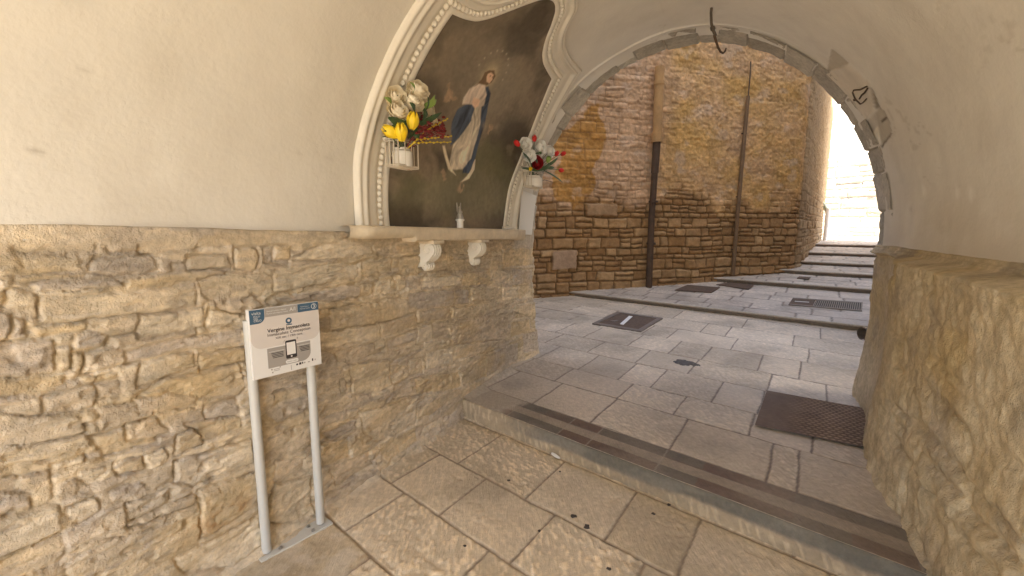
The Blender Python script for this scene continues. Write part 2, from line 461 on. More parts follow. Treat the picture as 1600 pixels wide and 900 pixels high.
# riser of the first step, colour darkened to offset the bright light it catches
n = 900; ss = np.linspace(-3.2, .8, n); kz = np.linspace(0, 1, 26)
S2, K2 = np.meshgrid(ss, kz, indexing='ij')
zz2 = -.02 + .1605 * K2
out = np.interp(K2, [0, .25, .55, .85, .95, 1], [.030, .024, .016, .006, .003, -.012])
wav = .006 * fbm(S2 * 7, K2 * 2, 3, 4)
tool = sst(.55, .8, vn(S2 * 60 + K2 * 4, K2 * 3.2 + 3, 61))
low_ = sst(.62, .45, K2 + .10 * fbm(S2 * 4, K2 * 2, 3, 16))
P = Ap(S2, 2.440 - out + wav - .004 * tool * low_, zz2 + .003 * fbm(S2 * 9, K2 * 3, 2, 6) * (K2 > .9))
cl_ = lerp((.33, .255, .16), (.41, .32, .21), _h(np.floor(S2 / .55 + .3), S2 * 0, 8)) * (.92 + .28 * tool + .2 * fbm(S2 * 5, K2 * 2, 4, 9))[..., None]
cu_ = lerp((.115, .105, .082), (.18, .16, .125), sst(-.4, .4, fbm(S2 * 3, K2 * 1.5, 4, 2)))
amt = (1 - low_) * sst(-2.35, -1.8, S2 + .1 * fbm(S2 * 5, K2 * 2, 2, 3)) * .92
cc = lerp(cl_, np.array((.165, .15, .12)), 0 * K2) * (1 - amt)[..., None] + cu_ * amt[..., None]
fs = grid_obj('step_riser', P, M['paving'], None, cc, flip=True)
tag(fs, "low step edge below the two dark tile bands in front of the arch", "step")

# the steps beyond: (front edge a, tread height at the front, next front edge, height at the back, left end, right end, label)
STEPS = [(7.37, .31, 10.38, .375, -6.9, .45, "lowest and longest alley step, with the slotted grate on its tread"),
         (10.35, .47, 11.98, .505, -4.6, .45, "second alley step up, just above the slotted grate"),
         (11.95, .60, 13.48, .625, -3.2, .45, "third alley step up, where the ochre wall turns its corner"),
         (13.45, .71, 15.48, .765, -2.9, .45, "fourth alley step up, third below the sunlit landing"),
         (15.45, .85, 18.25, .915, -2.9, .45, "fifth alley step up, second below the sunlit landing"),
         (18.20, 1.0, 27.5, 1.16, -6.0, 3.5, "topmost alley step, carrying the sunlit landing")]
for i, (a0, z0, a1, z1, sl, sr, lab) in enumerate(STEPS):
    st = .022 if i < 2 else .035
    zf = lambda a, a0=a0, z0=z0, a1=a1, z1=z1: z0 + (z1 - z0) * (a - a0) / (a1 - a0)
    rows = [(a0 - .02, a0 + .34)]
    while rows[-1][1] < a1 - .3: rows.append((rows[-1][1], rows[-1][1] + random.uniform(.42, .6)))
    rows[-1] = (rows[-1][0], a1 + .1)
    s_, a_, z_, c_, e_ = paving('tread', sl, sr, a0, a1, st, rows, {}, zf, 30 + i, [(.47, .40, .325), (.58, .505, .415), (.16, .125, .1)], jw=.012, depth=.010)
    P = Ap(s_, a_, z_)
    n = P.shape[0]; sv = np.linspace(sl, sr, n); w = .006 * fbm(sv * 3, sv * 0, 3, i)
    cols = []; cl = []
    for da, dz, c in ((.045, -.15, (.24, .19, .145)), (.045, -.05, (.26, .205, .155)), (.04, -.036, (.27, .215, .165)), (-.008, -.034, (.42, .355, .28)), (-.014, -.010, (.54, .47, .38)), (-.008, -.001, (.58, .51, .42))):  # riser colours darkened below the nosing, standing in for its shadow
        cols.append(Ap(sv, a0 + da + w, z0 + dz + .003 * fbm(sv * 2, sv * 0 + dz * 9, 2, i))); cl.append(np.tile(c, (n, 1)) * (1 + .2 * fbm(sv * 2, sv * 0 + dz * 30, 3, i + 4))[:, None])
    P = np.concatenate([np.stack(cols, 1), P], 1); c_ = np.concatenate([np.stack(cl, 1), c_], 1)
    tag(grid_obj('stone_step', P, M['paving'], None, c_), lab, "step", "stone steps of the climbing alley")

# ground below everything, out to the horizon
mb = MB(); mb.add([(-220, -220, -.32), (220, -220, -.32), (220, 220, -.32), (-220, 220, -.32)], [(0, 1, 2, 3)])
tag(mb.build('ground', M['street']), kind='structure')
P = np.stack([np.stack([Wp(np.float64(sv), np.float64(dv), np.float64(-.03)) for dv in np.linspace(-14, 16, 31)]) for sv in np.linspace(-22, -3.2, 20)])
tag(grid_obj('street_pavement', P, M['street'], flip=True), kind='structure')

def coursed(t, z, seed, hc=(.12, .26), lb=(.22, .55)):
    """irregular courses of blocks: distance to the nearest joint and a block id"""
    rnd = random.Random(seed)
    wz = z + .030 * fbm(t * 1.1, z * 1.5, 3, seed) + .012 * fbm(t * 5, z * 5, 2, seed + 1); wt = t + .025 * fbm(t * 3, z * 5, 3, seed + 2)
    ed = [z.min() - .2]
    while ed[-1] < z.max() + .2: ed.append(ed[-1] + rnd.uniform(*hc))
    ed = np.array(ed); ri = np.clip(np.searchsorted(ed, wz) - 1, 0, len(ed) - 2)
    dist = np.minimum(wz - ed[ri], ed[ri + 1] - wz); idx = np.zeros(t.shape, int)
    for r in range(len(ed) - 1):
        m = ri == r
        if not m.any(): continue
        js = [t.min() - rnd.uniform(.1, .6)]
        h = ed[r + 1] - ed[r]
        while js[-1] < t.max() + .5: js.append(js[-1] + rnd.uniform(*lb) * (.6 + 2.2 * h))
        js = np.array(js); k = np.searchsorted(js, wt[m])
        dd = np.minimum(np.abs(wt[m] - js[np.clip(k - 1, 0, len(js) - 1)]), np.abs(wt[m] - js[np.clip(k, 0, len(js) - 1)]))
        # some blocks are split in two thin ones
        kk = k + 97 * r; mid = .5 * (ed[r] + ed[r + 1]) + (_h(kk.astype(float), kk * 0. + 2, seed) - .5) * .05
        split = (_h(kk.astype(float), kk * 0. + 1, seed) > .62) & (h > .15)
        dd = np.where(split, np.minimum(dd, np.abs(wz[m] - mid)), dd)
        kk = np.where(split & (wz[m] > mid), kk + 40000, kk)
        dist[m] = np.minimum(dist[m], dd); idx[m] = kk
    return dist, idx
# ================================================================== RIGHT WALL
# ================================================================== LEFT STONE WALL
T = [((0, 340), 3.2125, [
 [(60,45),(475,35),(485,160),(330,170),(80,175)], [(510,45),(690,45),(695,160),(560,165),(520,100)],
 [(700,60),(842,45),(992,75),(987,150),(712,180),(692,120)], [(100,195),(400,182),(432,255),(110,262)],
 [(470,205),(760,185),(790,260),(600,290),(460,265)], [(90,295),(440,280),(440,295),(180,325),(80,320)], [(-60,290),(70,290),(70,310),(-60,315)],
 [(160,335),(590,305),(640,345),(480,360),(200,390)], [(200,410),(400,400),(700,360),(985,335),(985,440),(771,475),(560,500),(200,530)],
 [(-60,375),(65,375),(60,440),(-60,455)], [(71,350),(190,390),(195,500),(120,480),(30,460)], [(-60,480),(60,490),(50,600),(-60,605)], [(65,500),(130,510),(135,600),(60,605)],
 [(145,545),(440,522),(435,565),(180,600)], [(-60,625),(265,610),(275,770),(120,800),(-60,815)], [(286,650),(350,640),(355,750),(295,755)], [(362,690),(410,685),(410,755),(364,760)],
 [(370,600),(440,572),(545,600),(500,650),(370,672)], [(560,610),(771,560),(990,540),(1000,610),(771,690),(600,730),(420,785),(420,690),(540,650)],
 [(-60,825),(330,775),(350,830),(230,880),(-60,910)], [(400,795),(590,780),(605,825),(420,830)], [(510,840),(610,832),(630,885),(600,905),(520,905)], [(230,895),(480,840),(505,900),(470,950),(240,960)]]),
 ((0, 620), 3.2125, [
 [(-50,60),(170,90),(410,80),(440,170),(240,215),(-50,270)], [(490,50),(771,20),(771,100),(600,150),(500,165)], [(480,200),(540,180),(771,120),(790,220),(530,290)],
 [(-50,285),(440,185),(470,250),(260,300),(-50,350)], [(430,290),(510,262),(525,295),(430,320)], [(270,330),(430,300),(430,330),(280,370)], [(108,410),(260,370),(275,540),(180,555),(180,495),(110,480)],
 [(-50,420),(100,405),(105,490),(-50,510)], [(-50,520),(160,495),(180,560),(-50,615)], [(-60,640),(295,555),(325,670),(180,750),(-60,850)], [(400,380),(530,340),(560,360),(500,410),(410,430)],
 [(290,440),(380,410),(480,450),(470,490),(300,500)], [(347,560),(485,505),(495,580),(400,640),(345,640)], [(-60,870),(310,690),(330,760),(300,830),(-60,980)], [(580,330),(720,300),(730,370),(600,400)], [(560,470),(700,430),(760,470),(560,540)],
 [(400,800),(500,720),(760,660),(1000,610),(1010,760),(800,900),(380,960),(330,850)]]),
 ((200, 340), 3.2125, [
 [(200,45),(560,65),(540,74),(200,70)], [(360,85),(640,70),(720,75),(720,130),(480,135),(360,140)], [(302,190),(500,185),(510,250),(310,265)], [(210,225),(295,220),(300,265),(215,272)],
 [(530,150),(640,145),(660,200),(640,265),(530,255)], [(690,145),(771,135),(800,140),(800,240),(690,225)], [(0,305),(420,262),(490,270),(480,290),(330,320),(0,350)], [(370,320),(510,280),(690,280),(780,330),(771,400),(620,380),(400,420),(370,390)],
 [(440,430),(640,390),(690,440),(590,470),(470,470)], [(60,495),(380,455),(400,540),(200,590),(60,600)], [(410,470),(620,480),(620,530),(410,545)], [(0,665),(590,545),(590,630),(370,650),(100,710),(0,720)],
 [(70,735),(340,675),(355,735),(200,800),(60,850)], [(370,685),(600,650),(600,720),(380,755)], [(190,810),(560,735),(600,860),(560,900),(60,900)]]),
 ((200, 600), 3.2125, [
 [(390,110),(550,70),(570,150),(420,200),(380,150)], [(0,200),(150,170),(210,240),(60,280),(0,280)], [(290,200),(370,190),(575,160),(575,220),(390,290)], [(80,370),(180,320),(220,390),(110,440)],
 [(240,262),(330,230),(380,300),(240,370)], [(242,400),(620,280),(640,390),(340,510),(240,500)], [(0,600),(215,530),(220,590),(0,690)], [(222,600),(340,560),(345,602),(0,720),(0,700)],
 [(360,540),(650,440),(660,610),(370,780)], [(230,890),(650,665),(690,800),(520,910),(300,960)], [(30,80),(200,40),(350,60),(340,120),(60,150)]]),
 ((430, 350), 3.6, [
 [(0,50),(380,55),(380,95),(0,108)], [(80,200),(260,112),(550,122),(560,160),(440,195),(260,200)], [(0,120),(90,115),(75,200),(0,210)], [(0,280),(240,240),(470,235),(490,300),(300,330),(0,400)], [(10,412),(420,342),(480,352),(480,420),(250,440),(30,435)],
 [(500,220),(650,190),(660,270),(560,300),(500,290)], [(700,190),(820,180),(820,280),(700,280)], [(560,320),(650,310),(680,390),(560,400)], [(672,280),(730,290),(740,370),(690,390)], [(310,480),(640,420),(830,425),(792,500),(580,560),(320,590)],
 [(250,610),(570,565),(580,640),(350,690),(260,690)], [(592,560),(792,505),(830,560),(600,640)], [(350,722),(560,672),(600,720),(420,780),(360,760)], [(560,670),(620,650),(620,700),(570,710)], [(632,660),(830,582),(830,640),(640,700)], [(260,700),(340,730),(360,800),(250,860)]]),
 ((640, 360), 3.4636, [
 [(60,260),(270,245),(275,300),(70,310)], [(285,230),(430,215),(440,290),(285,305)], [(450,210),(545,230),(545,290),(450,290)], [(555,215),(665,210),(672,280),(560,300)], [(0,335),(230,320),(235,410),(0,430)], [(245,320),(320,320),(320,390),(245,400)],
 [(332,310),(480,300),(480,370),(335,385)], [(500,310),(660,297),(670,365),(500,380)], [(40,440),(215,417),(220,470),(50,500)], [(226,420),(480,385),(540,410),(400,460),(230,480)], [(225,500),(400,470),(540,450),(545,500),(520,590),(240,610)], [(40,520),(120,507),(130,590),(40,610)],
 [(127,500),(215,490),(220,590),(135,600)], [(550,500),(640,480),(640,540),(550,580)], [(570,400),(690,382),(690,520),(650,540),(640,470),(560,440)], [(600,560),(700,537),(710,640),(600,660)], [(90,662),(230,630),(240,720),(90,750)], [(242,622),(520,592),(420,660),(240,700)],
 [(280,770),(410,702),(410,790),(290,840)], [(420,670),(580,602),(580,700),(420,790)], [(0,812),(270,762),(280,850),(0,900)], [(0,690),(60,690),(70,770),(0,790)], [(500,100),(680,92),(670,190),(510,200)], [(222,160),(300,150),(310,210),(225,215)], [(60,130),(200,120),(200,210),(60,220)]]),
 ((430, 560), 3.4636, [
 [(410,30),(610,12),(620,140),(560,180),(420,200)], [(350,110),(380,100),(385,170),(355,180)], [(632,150),(762,112),(762,200),(640,220)], [(382,290),(450,270),(450,310),(385,330)], [(250,410),(440,322),(440,380),(300,450)], [(0,190),(170,150),(175,200),(0,260)],
 [(460,290),(762,212),(762,360),(560,450),(480,400)], [(300,600),(510,502),(530,570),(340,680)], [(0,690),(200,640),(215,840),(40,900),(-60,900)], [(250,470),(400,422),(410,540),(260,590)], [(0,560),(150,540),(170,610),(0,680)], [(560,470),(762,375),(762,440),(600,560)]])]
STONES = []
for (ox, oy), k, polys in T:
    for pl in polys:
        STONES.append([wall_sz(ox + x / k, oy + y / k) for x, y in pl])
ds = .0052
s1d = np.concatenate([np.arange(-4.1, -3.0, .03), np.arange(-3.0, -1.7, .0085), np.arange(-1.7, 2.5, ds)])
z1d = np.arange(-.06, 1.632, ds)
s_, z_ = np.meshgrid(s1d, z1d, indexing='ij')
wx = s_ + .014 * fbm(s_ * 7, z_ * 7, 3, 1) + .008 * fbm(s_ * 24, z_ * 24, 3, 91)
wz = z_ + .011 * fbm(s_ * 6 + 5, z_ * 8, 3, 2) + .006 * fbm(s_ * 24, z_ * 26, 3, 92)
f1, f21, cid = voro(wx / .24 + .35 * (np.floor(wz / .07) % 2), wz / .07, 4)
H = -.002 + .008 * sst(.02, .30, f21) * (.5 + .9 * cid) + .006 * fbm(s_ * 7, z_ * 26, 4, 3)
pal_w = np.array([(.60, .485, .305), (.66, .545, .36), (.57, .465, .315), (.52, .44, .33), (.72, .61, .42), (.61, .475, .275)])
C = pal_w[(cid * 5.99).astype(int)] * .97
C = C * .55 + np.array((.62, .505, .33)) * .45
rd_, ri_ = coursed(wx, wz, 71, (.07, .19), (.14, .36))
rh_ = _h(ri_.astype(float), ri_ * 0., 4); rm_ = sst(-1.52, -1.64, s_)
H = H * (1 - rm_) + (-.012 * (1 - sst(.001, .016, rd_)) + .030 * (rh_ - .2) * sst(.001, .016, rd_) + .006 * fbm(s_ * 7, z_ * 24, 4, 3)) * rm_
C = C * (1 - .7 * rm_)[..., None] + pal_w[(rh_ * 5.99).astype(int)] * (.7 * rm_)[..., None]
for i, pl in enumerate(STONES):
    rr = random.Random(i * 13 + 5)
    xs = [p[0] for p in pl]; zs = [p[1] for p in pl]
    m = (wx > min(xs) - .03) & (wx < max(xs) + .03) & (wz > min(zs) - .03) & (wz < max(zs) + .03)
    if not m.any(): continue
    px, pz = wx[m], wz[m]
    d = poly_dist(px, pz, pl)
    er = rr.uniform(.007, .019)
    t = np.clip(d / er, 0, 1)
    prof = np.sqrt(np.clip(1 - (1 - t) ** 2, 0, 1))
    cx, cz = np.mean(xs), np.mean(zs)
    amp = rr.uniform(.016, .033)
    face = amp - .022 + rr.uniform(-.05, .05) * (px - cx) + rr.uniform(-.02, .16) * (pz - cz)
    face += rr.uniform(.004, .010) * fbm(px * rr.uniform(4, 8), pz * rr.uniform(18, 30), 4, i) - .008 * sst(.66, .95, ridge(px * 5, pz * 20, 3, i + 50))
    cur = H[m]
    new = np.where(d > 0, (-.012) * (1 - prof) + face * prof, cur)
    seam = np.exp(-(np.minimum(d + .003, 0) / .006) ** 2) * (d <= 0) * rr.uniform(.4, 1.9)
    H[m] = np.where(d > 0, new, cur - .010 * seam)
    base = pal_w[rr.randrange(6)] * rr.uniform(.9, 1.12)
    k = (sst(-.002, .010, d) * .9)[:, None]
    C[m] = C[m] * (1 - k) + base * k
H += .016 * fbm(s_ * 1.4, z_ * 1.8, 3, 15)
strat = ridge(wx * 3.2 + 2, wz * 26 + 2.0 * fbm(s_ * 2, z_ * 2, 2, 31), 3, 33)
H -= .011 * sst(.66, .92, strat) * sst(-.3, .25, fbm(s_ * 2.2, z_ * 2.2, 2, 34))
pit = sst(.60, .82, vn(wx * 24, wz * 44, 61)) * sst(.45, .7, vn(s_ * 3.5, z_ * 5, 62))
H -= .014 * pit
wn = fbm(wx * 5, wz * 16, 4, 72)
C = C * (.95 + .26 * fbm(s_ * 4, z_ * 12, 5, 70) + .24 * fbm(wx * 16 + 1.5 * wn, wz * 46, 4, 71))[..., None]
vein = (sst(.80, .95, ridge(wx * 6 + 1.2 * wn, wz * 19 + wn, 3, 76)) * sst(-.1, .35, fbm(s_ * 3, z_ * 3, 3, 77)) * .45)[..., None]
C = C * (1 - vein) + np.array((.68, .60, .47)) * vein
blot = (sst(.62, .82, vn(wx * 17 + wn, wz * 40, 78)) * sst(-.15, .3, fbm(s_ * 2.3 + 4, z_ * 3, 3, 79)) * .5)[..., None]
C = C * (1 - blot) + np.array((.33, .275, .205)) * blot
gy = sst(.05, .5, fbm(s_ * 2.4 + 1, z_ * 4, 5, 73))[..., None] * .42
C = C * (1 - gy) + np.array((.49, .42, .315)) * gy
oc = sst(.22, .55, fbm(s_ * 1.8 + 8, z_ * 3.2, 4, 75))[..., None] * .5
C = C * (1 - oc) + np.array((.58, .43, .22)) * oc
rust = (np.exp(-(((s_ + 1.02) / .13) ** 2 + ((z_ - .30) / .035) ** 2)) * sst(-.1, .4, fbm(s_ * 12, z_ * 20, 3, 6)))[..., None]
C = C * (1 - .75 * rust) + np.array((.36, .17, .045)) * .75 * rust
ztop = 1.612 - .030 * (s_ + 1.57) * (s_ < 2.2) + .004 * fbm(s_ * 5, s_ * 0, 3, 17)
rim = sst(-.095, -.055, z_ - ztop)
H = H * (1 - rim) + np.maximum(H, .016 + .008 * fbm(s_ * 9, z_ * 30, 3, 19)) * rim
top = sst(-.007, .002, z_ - ztop)
H = H * (1 - top) - .035 * top
H += .05 * sst(.10, -.02, z_ + .03 * fbm(s_ * 4, z_ * 4, 2, 14))          # mortar fillet at the foot
H += .11 * sst(1.75, 2.45, s_) * sst(.95, .05, z_)                        # battered foot near the arch
smooth_m = sst(1.92, 2.02, s_ + .03 * fbm(s_ * 3, z_ * 6, 2, 8)) * sst(1.33, 1.42, z_ + .02 * fbm(s_ * 8, z_ * 2, 2, 9))
H = H * (1 - smooth_m) + (-.012 + .003 * fbm(s_ * 6, z_ * 6, 3, 4)) * smooth_m
C = C * (1 - .8 * smooth_m)[..., None] + np.array((.50, .44, .34)) * (.8 * smooth_m)[..., None]
H *= .76
C = C * np.array((.99, 1.0, 1.08))
edge = 2.465 + .035 * fbm(z_ * 6, z_ * 0, 3, 18)
H -= .10 * np.clip((s_ - edge) / .05, 0, 2) ** 2
P = Wp(s_, H, z_)
back = Wp(np.full(z1d.shape, 2.53), np.full(z1d.shape, -.5), z1d)
P = np.concatenate([P, back[None]], 0); C = np.concatenate([C, C[-1:]], 0)
tag(grid_obj('stone_wall', P, M['rubble'], None, C, flip=True), "rough tan rubble stone wall behind the information sign, below the painting", "wall")

zr = np.concatenate([np.arange(-.06, 1.30, .011), np.linspace(1.302, 1.475, 42)])
s1d = np.concatenate([np.arange(-4.1, -1.4, .06), np.arange(-1.4, 2.5, .011)])
s_, z_ = np.meshgrid(s1d, zr, indexing='ij')
rdist, ridx = coursed(s_, z_, 44, (.15, .30), (.25, .50))
rh = _h(ridx.astype(float), ridx * 0., 6)
low = sst(1.0, .45, z_) * sst(1.3, .5, s_)
mort = sst(-.05, .35, fbm(s_ * 2.6 + 1, z_ * 2.2, 4, 57) + .5 * low - .05)          # how far the stones show through the mortar
rj = rdist + .014 * fbm(s_ * 9, z_ * 9, 3, 58)
D = (.016 * (sst(.004, .035, rj) - 1) + .030 * (rh - .5)) * (.20 + .80 * mort) + .022 * fbm(s_ * 2.2, z_ * 1.6, 3, 11) + .010 * fbm(s_ * 11, z_ * 8, 5, 12) + .007 * fbm(s_ * 30, z_ * 26, 4, 14)
D -= .014 * sst(.74, .96, ridge(s_ * 6, z_ * 3.5, 3, 13)) * sst(-.2, .3, fbm(s_ * 2, z_ * 2, 2, 15)) - .022
D += .030 * fbm(s_ * 3.4 + 2.2, z_ * 4.0, 3, 55) * low
D = D * (1 - .5 * sst(1.0, 1.9, s_))
base = 2.865 + .165 * sst(1.1, 2.15, s_) - .055 * sst(.9, .1, z_) - .10 * sst(.16, -.02, z_ + .04 * fbm(s_ * 3, z_ * 2, 2, 7)) * sst(2.2, 1.2, s_)
d = base - D
zl = 1.375 + .012 * fbm(s_ * 3, s_ * 0, 3, 5)
led = sst(0, 1, (z_ - zl) / .035)
d = d * (1 - led) + (2.90 + .09 * np.clip((z_ - zl) / .035, 0, 1) + .03 * np.clip((z_ - 1.41) / .06, 0, 1) + .006 * fbm(s_ * 10, z_ * 14, 3, 3)) * led
d = np.where(z_ > 1.43, np.maximum(d, 3.012 + .006 * fbm(s_ * 9, z_ * 20, 3, 8)), d) + .05 * sst(1.446, 1.470, z_)
edge = 2.44 + .04 * fbm(z_ * 5, z_ * 0, 3, 28)
d += .12 * np.clip((s_ - edge) / .06, 0, 2) ** 2
C = lerp((.50, .40, .25), (.60, .505, .345), sst(-.35, .35, fbm(s_ * 2.2, z_ * 2.4, 5, 81)))
oc = (sst(0, .5, fbm(s_ * 3 + 4, z_ * 3, 5, 83)) * .55 * sst(.4, 1.1, z_))[..., None]
C = C * (1 - oc) + np.array((.52, .385, .18)) * oc
gy = (sst(.12, .5, fbm(s_ * 5, z_ * 5, 5, 84)) * .45)[..., None]
C = C * (1 - gy) + np.array((.30, .25, .19)) * gy
wh = (np.exp(-(((s_ - .42) / .17) ** 2 + ((z_ - .80) / .13) ** 2)) * sst(-.3, .3, fbm(s_ * 6, z_ * 6, 3, 86)))[..., None] * .9
C = C * (1 - wh) + np.array((.66, .60, .50)) * wh
C = C * (1 + .16 * fbm(s_ * 14, z_ * 14, 4, 88))[..., None]
dk = (sst(.15, .45, fbm(s_ * 4, z_ * 30, 4, 66)) * led * sst(1.43, 1.41, z_) * .6)[..., None]
C = C * (1 - dk) + np.array((.22, .18, .13)) * dk
P = Wp(s_, d, z_)
back = Wp(np.full(zr.shape, 2.53), np.full(zr.shape, 3.6), zr)
P = np.concatenate([P, back[None]], 0); C = np.concatenate([C, C[-1:]], 0)
tag(grid_obj('rough_wall', P, M['rubble'], None, C), "lumpy mortar covered stone wall with a sloping ledge, right of the steps", "wall")

# ================================================================== VAULT
def prof(phi, off=0.0):
    k = phi / PI
    d = 1.515 - (1.515 - off) * np.cos(phi)
    z = 1.55 - .10 * k + (1.72 - off) * np.sin(phi)
    return d, z
def pnorm(phi):
    d1, z1 = prof(phi + 1e-3); d0, z0 = prof(phi - 1e-3)
    td, tz = d1 - d0, z1 - z0
    l = np.hypot(td, tz)
    return tz / l, -td / l       # inward normal (d, z)
vault = empty('vaulted_passage', Wp(np.float64(0), np.float64(1.5), np.float64(0)))
tag(vault, "cream plastered barrel vault over the passage, ending in a grey stone arch", "vault")
nphi = 620
phi = np.linspace(-.0, PI, nphi)
rnd = random.Random(9)
vous = [0.0]
while vous[-1] < PI: vous.append(vous[-1] + rnd.uniform(.10, .24))
vi = np.searchsorted(vous, phi, side='right') - 1
send = np.array([2.235 + .05 * math.sin(k * 2.1) + rnd.uniform(-.045, .045) for k in range(len(vous) + 1)])[vi] + .008 * fbm(phi * 25, phi * 0, 3, 2)
u = np.concatenate([np.linspace(0, .62, 60), np.linspace(.63, .982, 40), np.linspace(.984, .989, 5), np.linspace(.99, 1, 30)])
u = np.concatenate([np.linspace(-4.1, -1.8, 12), np.linspace(-1.75, 1.9, 120), np.linspace(1.92, 2.02, 8), np.linspace(2.025, 2.075, 9)])
NT = 46
tail = np.linspace(0, 1, NT + 1)[1:]
PH = np.repeat(phi[:, None], len(u) + len(tail) + 2, 1)
SS = np.zeros_like(PH); SS[:, :len(u)] = u[None]
SS[:, len(u):len(u) + NT] = 2.075 + (send[:, None] - 2.075) * tail[None]
SS[:, -2] = send + .002; SS[:, -1] = send + .002
off = .014 * fbm(SS * 1.1, PH * 1.4, 3, 4) + .006 * fbm(SS * 4, PH * 5, 4, 6)
off += .014 * np.exp(-((SS - 2.05 + .012 * np.sin(PH * 9)) / .012) ** 2) * sst(2.4, 1.2, PH) + .012 * sst(2.05, 2.35, SS)
off[:, -2] -= .004; off[:, -1] -= .035
dd, zz = prof(PH, off)
# straight wall strips below the springing
low_l = np.linspace(0, 1, 10)[:-1]
botl = 1.595 - .022 * sst(-1.5, -.2, SS[0]) - .10 * sst(1.9, 2.2, SS[0])
rowsL = [(SS[0], dd[0], botl + (zz[0] - botl) * t) for t in low_l] if False else []
P = Wp(SS, dd, zz)
cpl = lerp((.735, .70, .625), (.68, .64, .56), sst(-.4, .4, fbm(SS * .9, PH * 1.4, 5, 21)))
stn = (sst(.25, .6, fbm(SS * 1.6, PH * 2.2, 5, 23)) * .25)[..., None]
cpl = cpl * (1 - stn) + np.array((.55, .49, .40)) * stn
dirt = (sst(3.14, 2.86, PH) * -1 + 1)[..., None] * .35 * (0.6 + .6 * sst(-.4, .3, fbm(SS * 3, PH * 8, 4, 25)))[..., None]
cpl = cpl * (1 - dirt) + np.array((.45, .36, .24)) * dirt
crk = (sst(.972, .992, 1 - np.abs(2 * vn(SS * 1.3 + .5 * fbm(SS * 4, PH * 5, 4, 51), PH * 1.7 + .3 * fbm(SS * 5, PH * 4, 4, 52), 53) - 1)) * sst(.05, .4, fbm(SS * .8, PH * 1.2, 2, 54)) * .35)[..., None]
cpl = cpl * (1 - crk) + np.array((.42, .37, .29)) * crk
scr = (sst(.86, .96, ridge(SS * 1.1 + 3, PH * 7, 2, 27)) * sst(.2, .5, fbm(SS * 2, PH * 2, 2, 28)) * .12)[..., None]
cpl = cpl * (1 - scr) + np.array((.5, .45, .38)) * scr
def right_hit(u, v):
    r = ray(u, v); k0, k1 = 1.0, 1.0
    def g(k):
        q = CAMP + r * k - P0; d = float(q @ WN); z = q[2]
        return math.hypot((d - 1.515) / 1.515, max(0, z - 1.49) / 1.74) - 1
    while g(k1) < 0: k1 += .01
    k0 = k1 - .01
    for _ in range(25):
        m = .5 * (k0 + k1)
        if g(m) < 0: k0 = m
        else: k1 = m
    q = CAMP + r * k0 - P0
    return float(q @ WD), math.acos(max(-1, min(1, -(float(q @ WN) - 1.515) / 1.515)))
def patch(pix, c, e=.006, amt=1.0, dep=.004):
    global cpl, off
    pl = [right_hit(1260 + x / 5.293, 60 + y / 5.293) for x, y in pix]
    x = SS + .006 * fbm(SS * 18, PH * 24, 3, 61); y = PH + .004 * fbm(SS * 18 + 5, PH * 24, 3, 62)
    m = sst(-e, e, poly_dist(x, y, pl)) * amt
    cpl = cpl * (1 - m[..., None]) + np.array(c) * (1 + .12 * fbm(SS * 12, PH * 16, 3, 63))[..., None] * m[..., None]
    return m * dep
dep = patch([(215, 45), (355, 165), (165, 255)], (.52, .47, .385), .003)
dep = dep - patch([(165, 255), (355, 170), (530, 330), (560, 560), (500, 635), (340, 420)], (.68, .62, .52), .003, .9, .006)
dep = dep + patch([(490, 660), (570, 575), (595, 690), (545, 745)], (.52, .48, .41), .01, .8)
dep = dep + patch([(570, 575), (615, 530), (665, 590), (710, 720), (620, 865), (590, 680)], (.50, .455, .37), .004, 1, .004)
dep = dep - patch([(550, 740), (592, 690), (612, 850)], (.72, .66, .54), .005, .9, .003)
dep = dep + patch([(535, 370), (560, 400), (590, 480), (618, 535), (570, 545), (550, 460)], (.22, .18, .13), .012, .8, .006)
dep = dep + patch([(615, 640), (655, 600), (662, 620), (625, 660)], (.14, .11, .08), .004, .9)
dep = dep + patch([(612, 850), (700, 735), (712, 745), (622, 868)], (.16, .125, .09), .006, .8)
dep = dep + patch([(405, 725), (435, 700), (440, 715), (415, 740)], (.16, .13, .10), .005, .8)
for (u0, v0, r0) in ((468, 256, .010), (514, 261, .012), (498, 252, .006), (130, 130, .008), (60, 262, .008), (1466, 240, .010), (1424, 318, .016)):
    s0, p0 = right_hit(u0, v0)
    m = (np.exp(-(((SS - s0) / r0) ** 2 + ((PH - p0) / (r0 * .6)) ** 2)) * .6)[..., None]
    cpl = cpl * (1 - m) + np.array((.36, .31, .25)) * m
for (u0, v0, r0) in ((1446, 287, .05), (1500, 289, .045), (1522, 290, .05)):
    s0, p0 = right_hit(u0, v0)
    m = (np.exp(-(((SS - s0) / (r0 * .6)) ** 2 + ((PH - p0) / (r0 * .45)) ** 2) ** 2) * .55)[..., None]
    cpl = cpl * (1 - m) + np.array((.80, .77, .70)) * m
dd, zz = prof(PH, off - dep)
P = Wp(SS, dd, zz)
grid_obj('plaster', P, M['plaster'], vault, cpl, flip=True)

